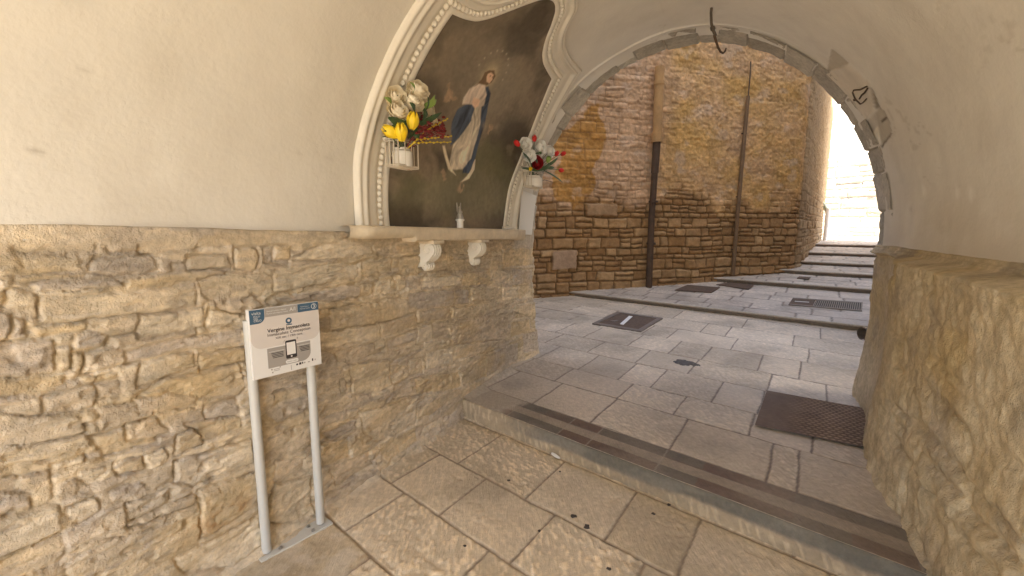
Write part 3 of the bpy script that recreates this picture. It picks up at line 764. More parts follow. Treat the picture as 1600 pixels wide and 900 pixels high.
# stone arch at the mouth
n2 = 900
ph = np.linspace(0, PI, n2)
vi2 = np.searchsorted(vous, ph, side='right') - 1
jd = np.min(np.abs(ph[:, None] - np.array(vous)[None]), 1)
vr = np.array([rnd.uniform(-1, 1) for _ in range(len(vous) + 1)])[vi2]
cols = []; cl = []
vcol = np.array([[(.50, .455, .375), (.55, .505, .42), (.44, .40, .325)][rnd.randrange(3)] for _ in range(len(vous) + 1)])[vi2]
sv = np.concatenate([np.linspace(2.10, 2.50, 34), [2.515, 2.52, 2.52, 2.52]])
for j, s0 in enumerate(sv):
    o = .006 + .010 * vr - .012 * sst(.010, .003, jd) + .008 * fbm(ph * 22, ph * 0 + s0 * 14, 4, 3)
    o = o - (.0, .012, .10, .30)[max(0, j - 34)] * (j >= 34) - .03 * sst(2.46, 2.52, s0 + .02 * fbm(ph * 12, ph * 0 + s0 * 9, 2, 5))
    d_, z0 = prof(ph, o)
    cols.append(Wp(np.full(n2, s0), d_, z0))
    cl.append(vcol * (1 + .2 * fbm(ph * 14, ph * 0 + s0 * 9, 4, 31))[:, None])
grid_obj('stone_arch', np.stack(cols, 1), M['rubble'], vault, np.stack(cl, 1), flip=True)

# unseen masonry of the house over the passage, raised to shade the alley
mb = MB()
Zv = np.array([0, 0, 1.])
def wbox(mb, s0, s1, d0, d1, z0, z1):
    mb.box(Wp(np.float64((s0 + s1) / 2), np.float64((d0 + d1) / 2), np.float64((z0 + z1) / 2)), WD, WN, Zv, (s1 - s0) / 2, (d1 - d0) / 2, (z1 - z0) / 2)
wbox(mb, -4.08, 2.45, -5, -.14, -.3, 3.62)
wbox(mb, -4.08, 2.45, 3.22, 6.5, -.3, 3.62)
wbox(mb, -4.08, 2.45, -5, 6.5, 3.623, 17)
mb.build('unseen_house_mass', M['building'], vault)
# front spandrels on the alley side and at the open end behind the camera
for s0, nm in ((2.47, 'alley_face'), (-4.1, 'street_face')):
    ph2 = np.linspace(0, PI, 60); d_, z0 = prof(ph2, -.06)
    top = np.stack([Wp(np.full(60, s0), d_, z0), Wp(np.full(60, s0), d_, np.full(60, 3.65))], 1)
    grid_obj(nm, top, M['building'], vault, smooth=False)

# ================================================================== ALLEY: ochre wall, far wall, side house
WA0 = np.array([-6.3, 5.15]); WA1 = np.array([-1.94, 12.42])       # (s, a) of the ochre wall
dirw = (WA1 - WA0); LW = np.linalg.norm(dirw); dirw = dirw / LW
nrw = np.array([dirw[1], -dirw[0]])                                  # towards the alley (+s)
DW = dirw[0] * S + dirw[1] * A; NW = nrw[0] * S + nrw[1] * A
OW = WA0[0] * S + WA0[1] * A
def Fp(t, d, z):
    t, d, z = np.asarray(t, float), np.asarray(d, float), np.asarray(z, float)
    return OW + t[..., None] * DW + d[..., None] * NW + z[..., None] * Zv
def far_t(u, v):
    P = on_plane(u, v, OW, NW); return float(np.dot(P - OW, DW)), float(P[2])
sg = .0165
t1 = np.arange(0, LW + sg, sg); z1 = np.concatenate([np.arange(-.1, 6.0, sg), np.arange(6.0, 7.6, .12)])
t_, z_ = np.meshgrid(t1, z1, indexing='ij')
dist, idx = coursed(t_, z_, 5, (.09, .23), (.17, .44))
hid = _h(idx.astype(float), idx * 0., 3); hid2 = _h(idx.astype(float), idx * 0. + 4, 3)
dj = dist + .006 * fbm(t_ * 14, z_ * 14, 2, 9)
face = sst(.004, .030, dj)
H = -.045 * (1 - face) + (hid - .5) * .05 * face + .02 * fbm(t_ * 6, z_ * 8, 4, 11)
# remains of render: how much plaster is left
zline = 1.95 + .35 * fbm(t_ * .8, t_ * 0, 3, 12) + .12 * sst(2, 5, t_)
pl = sst(-.12, .30, z_ - zline + .55 * fbm(t_ * 2.0, z_ * 2.4, 5, 13))
joint_left = sst(3.7, 3.2, t_) * sst(2.6, 3.6, z_)                      # joints show again high up on the left
pl = pl * (1 - .35 * joint_left * sst(-.2, .3, fbm(t_ * 1.5, z_ * 3, 3, 14)))
H = H * (1 - (.80 + .17 * sst(4.1, 4.9, t_)) * pl) + pl * (.004 + .014 * fbm(t_ * 3, z_ * 3, 4, 16) + .016 * fbm(t_ * 15, z_ * 19, 4, 17) + .012 * (hid - .5))
C = lerp((.33, .195, .09), (.48, .31, .155), hid)
C = lerp(C, (.33, .185, .075), .6 * sst(.6, .9, hid2))
C = C * (1 + .22 * fbm(t_ * 6, z_ * 8, 4, 21))[..., None]
jm = ((1 - sst(.006, .020, dj)) * (1 - .8 * pl))[..., None]
C = C * (1 - .72 * jm) + np.array((.11, .065, .035)) * .72 * jm
pink = np.array((.60, .405, .265)); och = np.array((.58, .36, .135))
tt = t_ + .3 * fbm(t_ * 1.2, z_ * 1.2, 3, 22)
right = sst(4.1, 4.9, tt)
pc = lerp(pink, och, np.clip(right * (.55 + .6 * fbm(t_ * 1.4, z_ * 1.8, 4, 23)) + .15, 0, 1))
oc_t, oc_z = far_t(898, 246)
orange = sst(.0, .12, 1 - (((tt - oc_t - .1 - .35 * (z_ - oc_z)) / .62) ** 2 + ((z_ - oc_z) / 1.0) ** 2) + .8 * fbm(t_ * 2.5, z_ * 2.5, 3, 24))
pc = lerp(pc, (.50, .255, .055), .85 * orange)
pc = pc * (1 + .24 * fbm(t_ * 4, z_ * 5, 5, 26) + .16 * (hid - .5) + .18 * fbm(t_ * 14, z_ * 20, 3, 28))[..., None]
hl = ((1 - sst(.004, .016, dj)) * (.55 - .42 * right) * sst(-.25, .3, fbm(t_ * 1.3, z_ * 1.6, 3, 29) + .35 * joint_left))[..., None]
pc = pc * (1 - hl) + np.array((.24, .145, .08)) * hl
pale = (sst(.18, .5, fbm(t_ * 3, z_ * 4, 4, 27)) * .4)[..., None]
pc = pc * (1 - pale) + np.array((.58, .46, .36)) * pale
C = C * (1 - pl[..., None]) + pc * pl[..., None]
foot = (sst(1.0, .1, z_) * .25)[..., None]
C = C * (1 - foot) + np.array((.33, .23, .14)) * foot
# a few big dressed blocks low on the left
for (u0, v0, u1, v1, col) in ((862, 390, 902, 422, (.42, .29, .19)), (916, 318, 966, 338, (.40, .26, .145))):
    a0, b0 = far_t(u0, v1); a1, b1 = far_t(u1, v0)
    d = np.minimum(np.minimum(t_ - a0, a1 - t_), np.minimum(z_ - b0, b1 - z_)) + .015 * fbm(t_ * 7, z_ * 7, 2, 2)
    k = sst(0, .03, d)
    H = H * (1 - k) + .02 * k; C = C * (1 - k[..., None]) + np.array(col) * k[..., None] * (1 + .15 * fbm(t_ * 8, z_ * 8, 3, 3))[..., None]
    j = np.exp(-((d + .015) / .015) ** 2); H -= .03 * j
H = H - .16 * np.clip((t_ - (LW - .35)) / .35, 0, 1) ** 2
P1 = Fp(t_, H, z_)
# receding face past the corner, along the alley
a1d = np.arange(12.52, 21.5, .024); z2 = z1
aa, z2_ = np.meshgrid(a1d, z2, indexing='ij')
dist, idx = coursed(aa, z2_, 6, (.13, .27), (.25, .6))
hid = _h(idx.astype(float), idx * 0., 7)
dj = dist + .006 * fbm(aa * 14, z2_ * 14, 2, 9); face = sst(.004, .03, dj)
H2 = -.03 * (1 - face) + (hid - .5) * .045 * face + .02 * fbm(aa * 6, z2_ * 8, 4, 31)
C2 = lerp((.36, .25, .14), (.46, .34, .21), hid) * (1 + .2 * fbm(aa * 5, z2_ * 6, 4, 32))[..., None]
p2 = sst(1.7, 2.9, z2_ + .7 * fbm(aa * 1.5, z2_ * 1.5, 4, 35))
H2 = H2 * (1 - .6 * p2) + p2 * .02 * fbm(aa * 7, z2_ * 7, 4, 36)
C2 = lerp(C2, (.54, .39, .22), .6 * sst(2.0, 3.4, z2_ + .5 * fbm(aa * 2, z2_ * 2, 3, 5)))
jm = (1 - sst(.006, .02, dj))[..., None]; jm = jm * (1 - .8 * p2)[..., None]; C2 = C2 * (1 - .5 * jm) + np.array((.16, .10, .06)) * .5 * jm
sline = -1.99 - .080 * (aa - 12.5) - .06 * np.clip((12.9 - aa) / .4, 0, 1) ** 2
P2 = Ap(sline + H2, aa, z2_)
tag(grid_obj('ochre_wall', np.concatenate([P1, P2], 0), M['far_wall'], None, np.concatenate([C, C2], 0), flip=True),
    "tall weathered ochre stone wall beyond the arch with pipes running down it", "wall")

# far sunlit wall closing the alley
OF = Ap(np.float64(-6.0), np.float64(24.6), np.float64(0)); DF = S * .985 + A * -.17; NF = -A * .985 - S * .17
tf = np.arange(0, 9.5, .03); zf1 = np.concatenate([np.arange(.9, 4.75, .03), np.arange(4.75, 9.0, .2)])
t_, z_ = np.meshgrid(tf, zf1, indexing='ij')
dist, idx = coursed(t_, z_, 15, (.32, .5), (.4, .8))
hid = _h(idx.astype(float), idx * 0., 17)
low = sst(4.45, 4.40, z_)
H = (-.04 * (1 - sst(.005, .04, dist)) + (hid - .5) * .05 + .025 * fbm(t_ * 4, z_ * 5, 3, 4)) * low
H += .10 * low
C = lerp((.46, .395, .30), (.58, .51, .41), hid) * low[..., None] + np.array((.66, .605, .52)) * (1 - low)[..., None]
Pf = OF + t_[..., None] * DF + H[..., None] * NF + z_[..., None] * Zv
tag(grid_obj('far_wall', Pf, M['far_wall'], None, C, flip=True), "sunlit pale stone and plaster wall closing the top of the alley", "wall")

# mostly unseen house right of the alley; its boxes are shaped to steer sunlight
mb = MB()
def abox(mb, s0, s1, a0, a1, z0, z1):
    mb.box(Ap(np.float64((s0 + s1) / 2), np.float64((a0 + a1) / 2), np.float64((z0 + z1) / 2)), S, A, Zv, (s1 - s0) / 2, (a1 - a0) / 2, (z1 - z0) / 2)
abox(mb, .32, 7.5, 6.3, 12.0, -.3, 14); abox(mb, .32, .8, 12.003, 19.3, -.3, 12)
hs = mb.build('unseen_side_house', M['building'])
tag(hs, "mostly unseen house side right of the alley steps, shaped to shade them", "house")
mb = MB(); abox(mb, -13, -6.6, 2.0, 6.0, -.3, 5); abox(mb, -13, -7.4, 6.003, 12, -.3, 5)
# house over the lane behind the ochre wall
tag(mb.build('lane_house', M['building']), "plain house wall left of the ochre wall, hidden by the passage", "house")

# ------------------------------------------------------------------ pipes on the ochre wall
def pipe_pts(pix, off):
    out = []
    for u_, v_ in pix:
        P = on_plane(u_, v_, OW + NW * off, NW); out.append(P)
    return out
t = empty('drainpipe'); tag(t, "old downpipe on the ochre wall, orange clay above and rusty black below", "pipe")
pp = pipe_pts([(1031, 106), (1027, 212)], .13)
mb = MB(); mb.tube([pp[0] + Zv * .02, pp[0] * .5 + pp[1] * .5, pp[1]], .092, 16); mb.tube([pp[0] - Zv * .25, pp[0] - Zv * .31], .104, 16); mb.build('clay_section', M['clay'], t, True)
pq = pipe_pts([(1027, 211), (1023, 270), (1018, 340), (1014, 446)], .13)
mb = MB(); mb.tube([pq[0], pq[1]], .074, 14); mb.tube([pq[1], pq[2], pq[3] - Zv * .1], [.062, .064, .066], 14); mb.build('iron_section', M['rust'], t, True)
mb = MB(); mb.tube([pq[0] + Zv * .04, pq[0] - Zv * .14], .112, 16); mb.build('collar', M['clay'], t, True)
for f in (.25, .62):
    mb = MB(); c = pq[1] * (1 - f) + pq[3] * f
    mb.tube([c + Zv * .02, c - Zv * .02], .092, 14); mb.box(c - NW * .08, DW, NW, Zv, .02, .08, .015)
    mb.build('bracket', M['rust'], t)
t = empty('conduit'); tag(t, "thin dark conduit right of the downpipe on the ochre wall", "pipe")
pc_ = pipe_pts([(1169, 150), (1160, 250), (1151, 350), (1145, 430)], .06)
mb = MB(); mb.tube(pc_, [.036, .04, .042, .042], 10); mb.build('tube', M['conduit'], t, True)
mb = MB(); mb.tube(pipe_pts([(1173, 96), (1172, 120), (1169, 151)], .06), .013, 6); mb.build('cable', M['cable'], t, True)
for f in (.2, .55, .85):
    mb = MB(); c = pc_[0] * (1 - f) + pc_[3] * f; mb.box(c - NW * .03, DW, NW, Zv, .05, .035, .012)
    mb.build('clip', M['rust'], t)

# ================================================================== PAINTING, FRAME, SHELF
CS = .927            # centre of the shrine along the wall
def vault_hit(u, v, off=.01):
    r = ray(u, v); lo, hi = .5, 9.0
    def g(k):
        P = CAMP + r * k; q = P - P0
        d = float(q @ WN); z = P[2]
        if z < 1.55: return d - off
        sp = min(1, max(0, (z - 1.55) / 1.72)); ph = math.asin(sp)
        return d - (1.515 - (1.515 - off) * math.cos(ph))
    ks = np.linspace(lo, hi, 700); pv = g(ks[0])
    for k0, k1 in zip(ks[:-1], ks[1:]):
        c = g(k1)
        if pv > 0 >= c:
            for _ in range(30):
                m = .5 * (k0 + k1)
                if g(m) > 0: k0 = m
                else: k1 = m
            break
        pv = c
    P = CAMP + r * k0; q = P - P0
    return float(q @ WD), math.asin(min(1, max(0, (P[2] - 1.55) / 1.72)))
# arc length along the vault profile
_ph = np.linspace(0, PI / 2, 400); _d, _z = prof(_ph, .0); _v = np.concatenate([[0], np.cumsum(np.hypot(np.diff(_d), np.diff(_z)))])
def ph2v(p): return np.interp(p, _ph, _v)
def surf(s, v, h):
    """point h in front of the vault surface; v is height measured along the curve (below 0: straight down)"""
    s, v, h = np.asarray(s, float), np.asarray(v, float), np.asarray(h, float)
    p = np.interp(v, _v, _ph); d, z = prof(p, 0.0); nd, nz = pnorm(np.maximum(p, 1e-3))
    z = z + np.minimum(v, 0)
    return Wp(s, d + nd * h, z + nz * h)
def pick(u, v):
    s, p = vault_hit(u, v); return s, float(ph2v(p))
inner_px = [(785, 360), (789, 330), (795, 290), (812, 245), (830, 200), (848, 152), (862, 116), (856, 106), (849, 92), (847, 75), (853, 50), (862, 28), (868, 8)]
outer_px = [(809, 360), (813, 325), (820, 290), (838, 240), (858, 195), (884, 143), (907, 102), (896, 89), (886, 73), (881, 56), (884, 35), (893, 15), (904, 0)]
inn = np.array([pick(*p) for p in inner_px]); out = np.array([pick(*p) for p in outer_px])
inn[:, 0] -= CS; out[:, 0] -= CS
print('frame inner', np.round(inn, 2).tolist()); print('frame outer', np.round(out, 2).tolist())
inn[0, 1] = out[0, 1] = -.005
# left side as seen in the photograph (the whole surround leans slightly), top closed by a small crest
offv = (out - inn) * .80
out = inn + (out - inn) * np.interp(np.arange(len(inn)), [0, 4, 6, 12], [.80, .95, 1.05, 1.0])[:, None]
LFT = np.array([(-.797, -.005), (-.82, .18), (-.838, .42), (-.838, .62), (-.822, .86), (-.795, 1.13), (-.772, 1.362), (-.70, 1.372), (-.64, 1.385), (-.56, 1.41), (-.47, 1.475), (-.38, 1.57), (-.30, 1.665)])
LFO = LFT + offv * np.array([-1, 1])
LFO[0, 1] = -.005
TOP = np.array([(-.06, 1.80), (-.12, 1.805), (-.18, 1.79), (-.24, 1.74)])
inn = np.concatenate([inn, TOP, LFT[::-1]]); out = np.concatenate([out, TOP + np.array([0, .17]), LFO[::-1]])
def dens(p, q, m=7):
    P_, Q_ = [], []
    for i in range(len(p) - 1):
        for k in range(m):
            P_.append(p[i] * (1 - k / m) + p[i + 1] * k / m); Q_.append(q[i] * (1 - k / m) + q[i + 1] * k / m)
    P_.append(p[-1]); Q_.append(q[-1]); P_, Q_ = np.array(P_), np.array(Q_)
    cor = [6, len(p) - 1 - 6]                                   # keep the two sharp shoulders
    for _ in range(5):
        P2_, Q2_ = P_.copy(), Q_.copy()
        for i in range(1, len(P_) - 1):
            if any(abs(i - c * m) < 1 for c in cor): continue
            P2_[i] = .25 * P_[i - 1] + .5 * P_[i] + .25 * P_[i + 1]; Q2_[i] = .25 * Q_[i - 1] + .5 * Q_[i] + .25 * Q_[i + 1]
        P_, Q_ = P2_, Q2_
    return P_, Q_
fi, fo = dens(inn, out)
PROF = [(-.02, .0), (-.01, .028), (.02, .034), (.17, .034), (.19, .022), (.36, .020), (.40, .030), (.48, .034), (.58, .030), (.66, .030), (.70, .050), (.75, .058), (.80, .054), (.83, .042), (.87, .044), (.91, .050), (.95, .044), (.975, .03), (1.0, .0)]
t = empty('shrine_surround', surf(np.float64(CS), np.float64(0), np.float64(0)))
tag(t, "ornate cream stucco surround with beading enclosing the dark painting", "surround")
W_ = np.array([p[0] for p in PROF]); Hh = np.array([p[1] for p in PROF]) * .72
PS = fi[:, None, :] * (1 - W_)[None, :, None] + fo[:, None, :] * W_[None, :, None]
grid_obj('moulding', surf(PS[..., 0] + CS, PS[..., 1], np.broadcast_to(Hh, PS.shape[:2])), M['stucco'], t)
mb = MB()
bl = fi * (1 - .275) + fo * .275
Lb = np.concatenate([[0], np.cumsum(np.linalg.norm(np.diff(bl, axis=0), axis=1))])
k = Lb[0] + .012
while k < Lb[-1]:
    s0 = np.interp(k, Lb, bl[:, 0]); v0 = np.interp(k, Lb, bl[:, 1]); wloc = np.interp(k, Lb, np.linalg.norm(fo - fi, axis=1))
    r = .0175 * min(1, .55 + wloc * 2)
    mb.ball(surf(np.float64(s0 + CS), np.float64(v0), np.float64(.018)), r, 10, 7)
    k += r * 2.08
mb.build('beading', M['stucco'], t, True)
mb = MB()
for sg_ in (-1, 1):
    i = 0 if sg_ > 0 else -1
    c0, c1 = fi[i], fo[i]
    for (w0, w1, h, y0, y1) in ((-.03, 1.03, .036, -.02, .045),):
        a = c0[0] * (1 - w0) + c1[0] * w0; b = c0[0] * (1 - w1) + c1[0] * w1
        Q = [(a, y0, 0), (b, y0, 0), (b, y1, 0), (a, y1, 0), (a, y0, h), (b, y0, h), (b, y1, h), (a, y1, h)]
        mb = MB(); mb.add([surf(np.float64(q[0] + CS), np.float64(q[1]), np.float64(q[2])) for q in Q], [(0, 1, 2, 3), (4, 5, 6, 7), (0, 1, 5, 4), (1, 2, 6, 5), (2, 3, 7, 6), (3, 0, 4, 7)])
        mb.build('plinth', M['stucco'], t, bevel=.004)


# painting: a standing figure in white and blue over dark clouds, brushed onto a canvas
sc1 = np.linspace(-.90, .90, 420); vc1 = np.linspace(-.01, 2.05, 480)
s_, v_ = np.meshgrid(sc1, vc1, indexing='ij')
def cv(u, v):
    s, q = pick(u, v); return s - CS, q
def soft(pix, e=.012, w=.010, seed=0):
    pl = [cv(*p) for p in pix]
    x = s_ + w * fbm(s_ * 16, v_ * 16, 3, seed); y = v_ + w * fbm(s_ * 16 + 7, v_ * 16, 3, seed + 1)
    return sst(-e, e, poly_dist(x, y, pl))
cloud = fbm(s_ * 2.2 + .6 * fbm(s_ * 3, v_ * 3, 3, 2), v_ * 2.6, 5, 101)
PC = lerp((.045, .034, .021), (.135, .106, .070), sst(-.35, .4, cloud))
PC = lerp(PC, (.105, .085, .058), .75 * sst(.55, 1.25, v_) * sst(-.3, .4, fbm(s_ * 2, v_ * 2, 4, 104)))
PC = lerp(PC, (.042, .030, .016), .7 * sst(.15, .7, s_) * sst(.75, .2, v_))
PC = lerp(PC, (.085, .076, .036), .85 * sst(.62, .40, v_ - .25 * np.sin(s_ * 2.5 + .6) + .2 * fbm(s_ * 3, v_ * 3, 4, 107)) * sst(.05, .35, v_))
PC = lerp(PC, (.16, .13, .085), .55 * sst(.1, .4, fbm(s_ * 3.2 + 2, v_ * 4.5, 5, 109)) * sst(.15, .5, s_) * np.exp(-((v_ - .82) / .2) ** 2))
PC = lerp(PC, (.17, .145, .105), .5 * np.exp(-(((s_ - .05) / .35) ** 2 + ((v_ - 1.15) / .3) ** 2)))
hs_, hv_ = cv(764, 113)
halo = np.exp(-(np.hypot(s_ - hs_, v_ - hv_) / .075) ** 2)
PC = lerp(PC, (.40, .31, .18), .75 * halo)
fold = fbm(s_ * 30 + 6 * fbm(s_ * 4, v_ * 4, 2, 3), v_ * 5, 3, 120)
fold2 = 1.4 * (ridge((s_ - .12 * v_) * 16 + .7 * fbm(s_ * 5, v_ * 4, 3, 33), v_ * 2.2, 3, 35) - .62) + .6 * fold
def paint(m, c, var=.25, f=fold):
    global PC
    PC = PC * (1 - m[..., None]) + (np.array(c) * (1 + var * f)[..., None]) * m[..., None]
# cloud at the feet, crescent, mantle, gown, arms, head, hair
paint(.7 * soft([(655, 305), (690, 262), (740, 262), (790, 290), (800, 330), (700, 345)], .05, .05, 3), (.115, .10, .06), .3, cloud)
paint(soft([(691, 224), (694, 240), (700, 262), (712, 272), (706, 262), (699, 243), (695, 224)], .008, .003, 5), (.42, .36, .26))
paint(soft([(743, 246), (741, 262), (733, 277), (719, 283), (728, 274), (736, 262), (741, 246)], .008, .003, 6), (.42, .36, .26))
paint(soft([(728, 157), (714, 165), (706, 185), (704, 200), (706, 212), (703, 225), (722, 208), (734, 190), (742, 165), (744, 156)], .01, .006, 7), (.034, .044, .062), .9, fold2)
paint(soft([(763, 128), (766, 140), (762, 165), (757, 190), (748, 220), (742, 245), (732, 268), (722, 268), (728, 240), (740, 190), (750, 158), (757, 130)], .01, .006, 8), (.032, .043, .064), .9, fold2)
paint(soft([(742, 160), (752, 162), (750, 190), (744, 215), (736, 245), (722, 262), (705, 262), (702, 250), (708, 222), (722, 205), (736, 184)], .01, .006, 9), (.33, .285, .215), .75, fold2)
paint(soft([(747, 124), (757, 127), (760, 142), (756, 160), (748, 164), (738, 158), (722, 158), (724, 146), (734, 132)], .01, .006, 10), (.36, .295, .235), .5, fold2)
paint(soft([(740, 146), (750, 150), (748, 160), (742, 164), (737, 156)], .008, .004, 14), (.42, .29, .20), .1)
paint(soft([(757, 106), (764, 102), (772, 103), (774, 112), (768, 122), (760, 127), (748, 124), (741, 129), (752, 118)], .008, .004, 11), (.10, .060, .030), .3)
paint(soft([(762, 108), (767, 106), (771, 110), (769, 118), (764, 124), (760, 121), (760, 113)], .007, .002, 12), (.44, .29, .19), .1)
for k_, (u0, v0) in enumerate(((766, 112), (769.5, 113.5))):
    e0 = cv(u0, v0); paint(.7 * np.exp(-(np.hypot(s_ - e0[0], v_ - e0[1]) / .008) ** 2), (.06, .03, .02), 0)
# little winged heads, loosely brushed
for (u0, v0, r0) in ((703, 138, .050), (700, 148, .040), (706, 150, .035), (766, 198, .040), (693, 272, .035), (719, 290, .040)):
    e0 = cv(u0, v0); paint(.62 * np.exp(-(np.hypot(s_ - e0[0] + .05 * fbm(s_ * 22, v_ * 22, 3, 3), v_ - e0[1] + .05 * fbm(s_ * 22 + 4, v_ * 22, 3, 5)) / (r0 * .8)) ** 4), (.25, .165, .10), .45)
for (u0, v0) in ((757, 192), (776, 193)):
    e0 = cv(u0, v0); paint(.5 * np.exp(-((s_ - e0[0]) / .05) ** 2 - ((v_ - e0[1]) / .03) ** 2), (.20, .17, .12), .3)
# stars round the head
for k_ in range(10):
    an = PI * (.02 + .96 * k_ / 9); e0 = (hs_ + .17 * math.cos(an), hv_ + .02 + .17 * math.sin(an))
    paint(.55 * np.exp(-(np.hypot(s_ - e0[0], v_ - e0[1]) / .008) ** 2), (.32, .28, .2), 0)
PC = PC * (1 + .12 * fbm(s_ * 40, v_ * 40, 3, 130))[..., None]
PC = np.clip(PC * 1.9 + .008, 0, .8)
keep = poly_dist(s_, np.maximum(v_, .02), [tuple(p) for p in (fi * .85 + fo * .15)[::3]]) > 0
gf = grid_faces(*s_.shape); gf = gf[keep.ravel()[gf].all(1)]
me = raw_mesh('painting', surf(s_ + CS, v_, np.full(s_.shape, .012) + .002 * fbm(s_ * 3, v_ * 3, 2, 5)), gf, True, PC)
bm = bmesh.new(); bm.from_mesh(me); bmesh.ops.delete(bm, geom=[v for v in bm.verts if not v.link_faces], context='VERTS'); bm.to_mesh(me); bm.free()
tag(link('painting', me, M['canvas']),
    "dark old painting of a robed figure in white and blue on clouds", "painting")
del PC

# shelf
t = empty('stone_shelf', Wp(np.float64(CS), np.float64(0), np.float64(1.5)))
tag(t, "cream stone shelf under the painting resting on two carved scroll brackets", "shelf")
ns = 120; ss = np.linspace(-.27, 2.06, ns)
sec = [(-.03, 0), (.0, 0), (.09, 0), (.128, -.004), (.135, -.014), (.135, -.05), (.128, -.085), (.10, -.098), (.0, -.10), (-.03, -.10)]
Pn = np.zeros((ns, len(sec), 3))
tape = sst(-.27, -.12, ss) * sst(2.06, 1.75, ss)
for j, (d0, z0) in enumerate(sec):
    dz = .012 * fbm(ss * 3, ss * 0 + j, 3, 5) * (z0 < -.05)
    d1 = d0 * (.62 + .38 * tape) + .006 * fbm(ss * 5, ss * 0 + j * .6, 3, 8) * (d0 > .05)
    zt = z0 * (1 - .30 * (ss < .25) * (z0 < -.03)) + dz
    Pn[:, j] = Wp(ss, d1, 1.583 - .018 * (ss - CS) / 1.0 + zt)
sl = raw_mesh('slab', Pn, np.concatenate([grid_faces(ns, len(sec), True)]), True)
link('slab', sl, M['shelf'], t).data.set_sharp_from_angle(angle=math.radians(50))
for u0, v0 in ((672, 388), (745, 386)):
    s0, _ = wall_sz(u0, v0, .06)
    ztop = 1.583 - .018 * (s0 - CS) - .098
    o = Wp(np.float64(s0 - .045), np.float64(0), np.float64(ztop))
    # S-shaped console in (d, z): back, top, big volute, waist, small volute
    pts = [(-.03, 0), (.125, 0)]
    for a in np.linspace(.35 * PI, -.42 * PI, 12): pts.append((.072 + .056 * math.cos(a), -.062 + .056 * math.sin(a)))
    pts += [(.066, -.135), (.058, -.155)]
    for a in np.linspace(.30 * PI, -1.0 * PI, 12): pts.append((.040 + .028 * math.cos(a), -.176 + .026 * math.sin(a)))
    pts += [(-.03, -.19)]
    mb = MB(); mb.prism(pts, o, WN, Zv, WD, 0, .092)
    br = mb.build('bracket', M['stucco'], t, bevel=.005)
    mb = MB()
    for sd in (-.002, .094):
        q = [o + WN * (.070 + (.050 - .0030 * k) * math.cos(.5 * k + .8)) + Zv * (-.058 + (.048 - .0029 * k) * math.sin(.5 * k + .8)) + WD * sd for k in range(16)]
        mb.tube(q, .0055, 6)
        q = [o + WN * (.040 + (.024 - .0018 * k) * math.cos(-.55 * k + .8)) + Zv * (-.176 + (.022 - .0018 * k) * math.sin(-.55 * k + .8)) + WD * sd for k in range(12)]
        mb.tube(q, .0045, 6)
        mb.tube([o + WN * .115 + Zv * -.095 + WD * sd, o + WN * .085 + Zv * -.125 + WD * sd, o + WN * .045 + Zv * -.15 + WD * sd], .005, 6)
    for w in (.02, .046, .072):
        q = [o + WN * (.072 + .058 * math.cos(a)) + Zv * (-.062 + .058 * math.sin(a)) + WD * w for a in np.linspace(.35 * PI, -.42 * PI, 10)]
        mb.tube(q + [o + WN * .068 + Zv * -.137 + WD * w], .0075, 6)
        mb.tube([o + WN * (.040 + .030 * math.cos(a)) + Zv * (-.176 + .028 * math.sin(a)) + WD * w for a in np.linspace(.2 * PI, -.7 * PI, 8)], .007, 6)
    mb.build('carved_scroll', M['stucco'], br, True)
    mb = MB(); mb.box(o + WD * .046 + WN * .045 + Zv * -.005, WD, WN, Zv, .062, .095, .012); mb.build('cap', M['shelf'], br, bevel=.004)

# ================================================================== INFORMATION SIGN
BL = on_z(417, 861, .018); BR = on_z(501, 816, .018)
U = BR - BL; gap = float(np.linalg.norm(U)); U /= gap
NS = np.array([U[1], -U[0], 0])                          # towards the viewer's side
t = empty('information_sign', (BL + BR) / 2 - Zv * .018)
tag(t, "white information sign on two grey posts in front of the stone wall", "sign")
pt = BL + NS * .030
cTL, cTR = on_plane(388, 485, pt, NS), on_plane(497.5, 470.5, pt, NS); cBL, cBR = on_plane(395, 594, pt, NS), on_plane(501, 569, pt, NS)
x0 = min(np.dot(cTL - BL, U), np.dot(cBL - BL, U)); x1 = max(np.dot(cTR - BL, U), np.dot(cBR - BL, U))
zb, ztp = (cBL[2] + cBR[2]) / 2, (cTL[2] + cTR[2]) / 2
x0 = .5 * (np.dot(cTL - BL, U) + np.dot(cBL - BL, U)); x1 = .5 * (np.dot(cTR - BL, U) + np.dot(cBR - BL, U))
print('sign', x0, x1, zb, ztp, gap)
PW, PHt = x1 - x0, ztp - zb
for c in (BL, BR):
    mb = MB(); mb.tube([c, c + Zv * (ztp - .05 - .018)], .0215, 24)
    mb.build('post', M['white_metal'], t, True)
mb = MB(); mb.box((BL + BR) / 2 - Zv * .012, U, NS, Zv, gap / 2 + .045, .046, .006)
bp = mb.build('base_plate', M['white_metal'], t, bevel=.003)
for cx in (.055, gap - .055):
    for cy in (-.026, .026):
        c = BL + U * cx + NS * cy - Zv * .006
        mb = MB(); mb.lathe(c, [(.0105, 0), (.0105, .003), (.007, .0045), (.007, .010), (.004, .012)], 12); mb.build('bolt', M['steel'], bp, True)
PO = BL + U * x0 + NS * .030; PO = np.array([PO[0], PO[1], zb])
mb = MB(); mb.box(PO + U * PW / 2 + Zv * PHt / 2 - NS * .0045, U, NS, Zv, PW / 2, .0085, PHt / 2)
mb.box(PO + U * .010 + Zv * PHt / 2 - NS * .020, U, NS, Zv, .010, .008, PHt / 2)
panel = mb.build('panel', M['sign_white'], t, bevel=.0015)
LAYER = [.0]
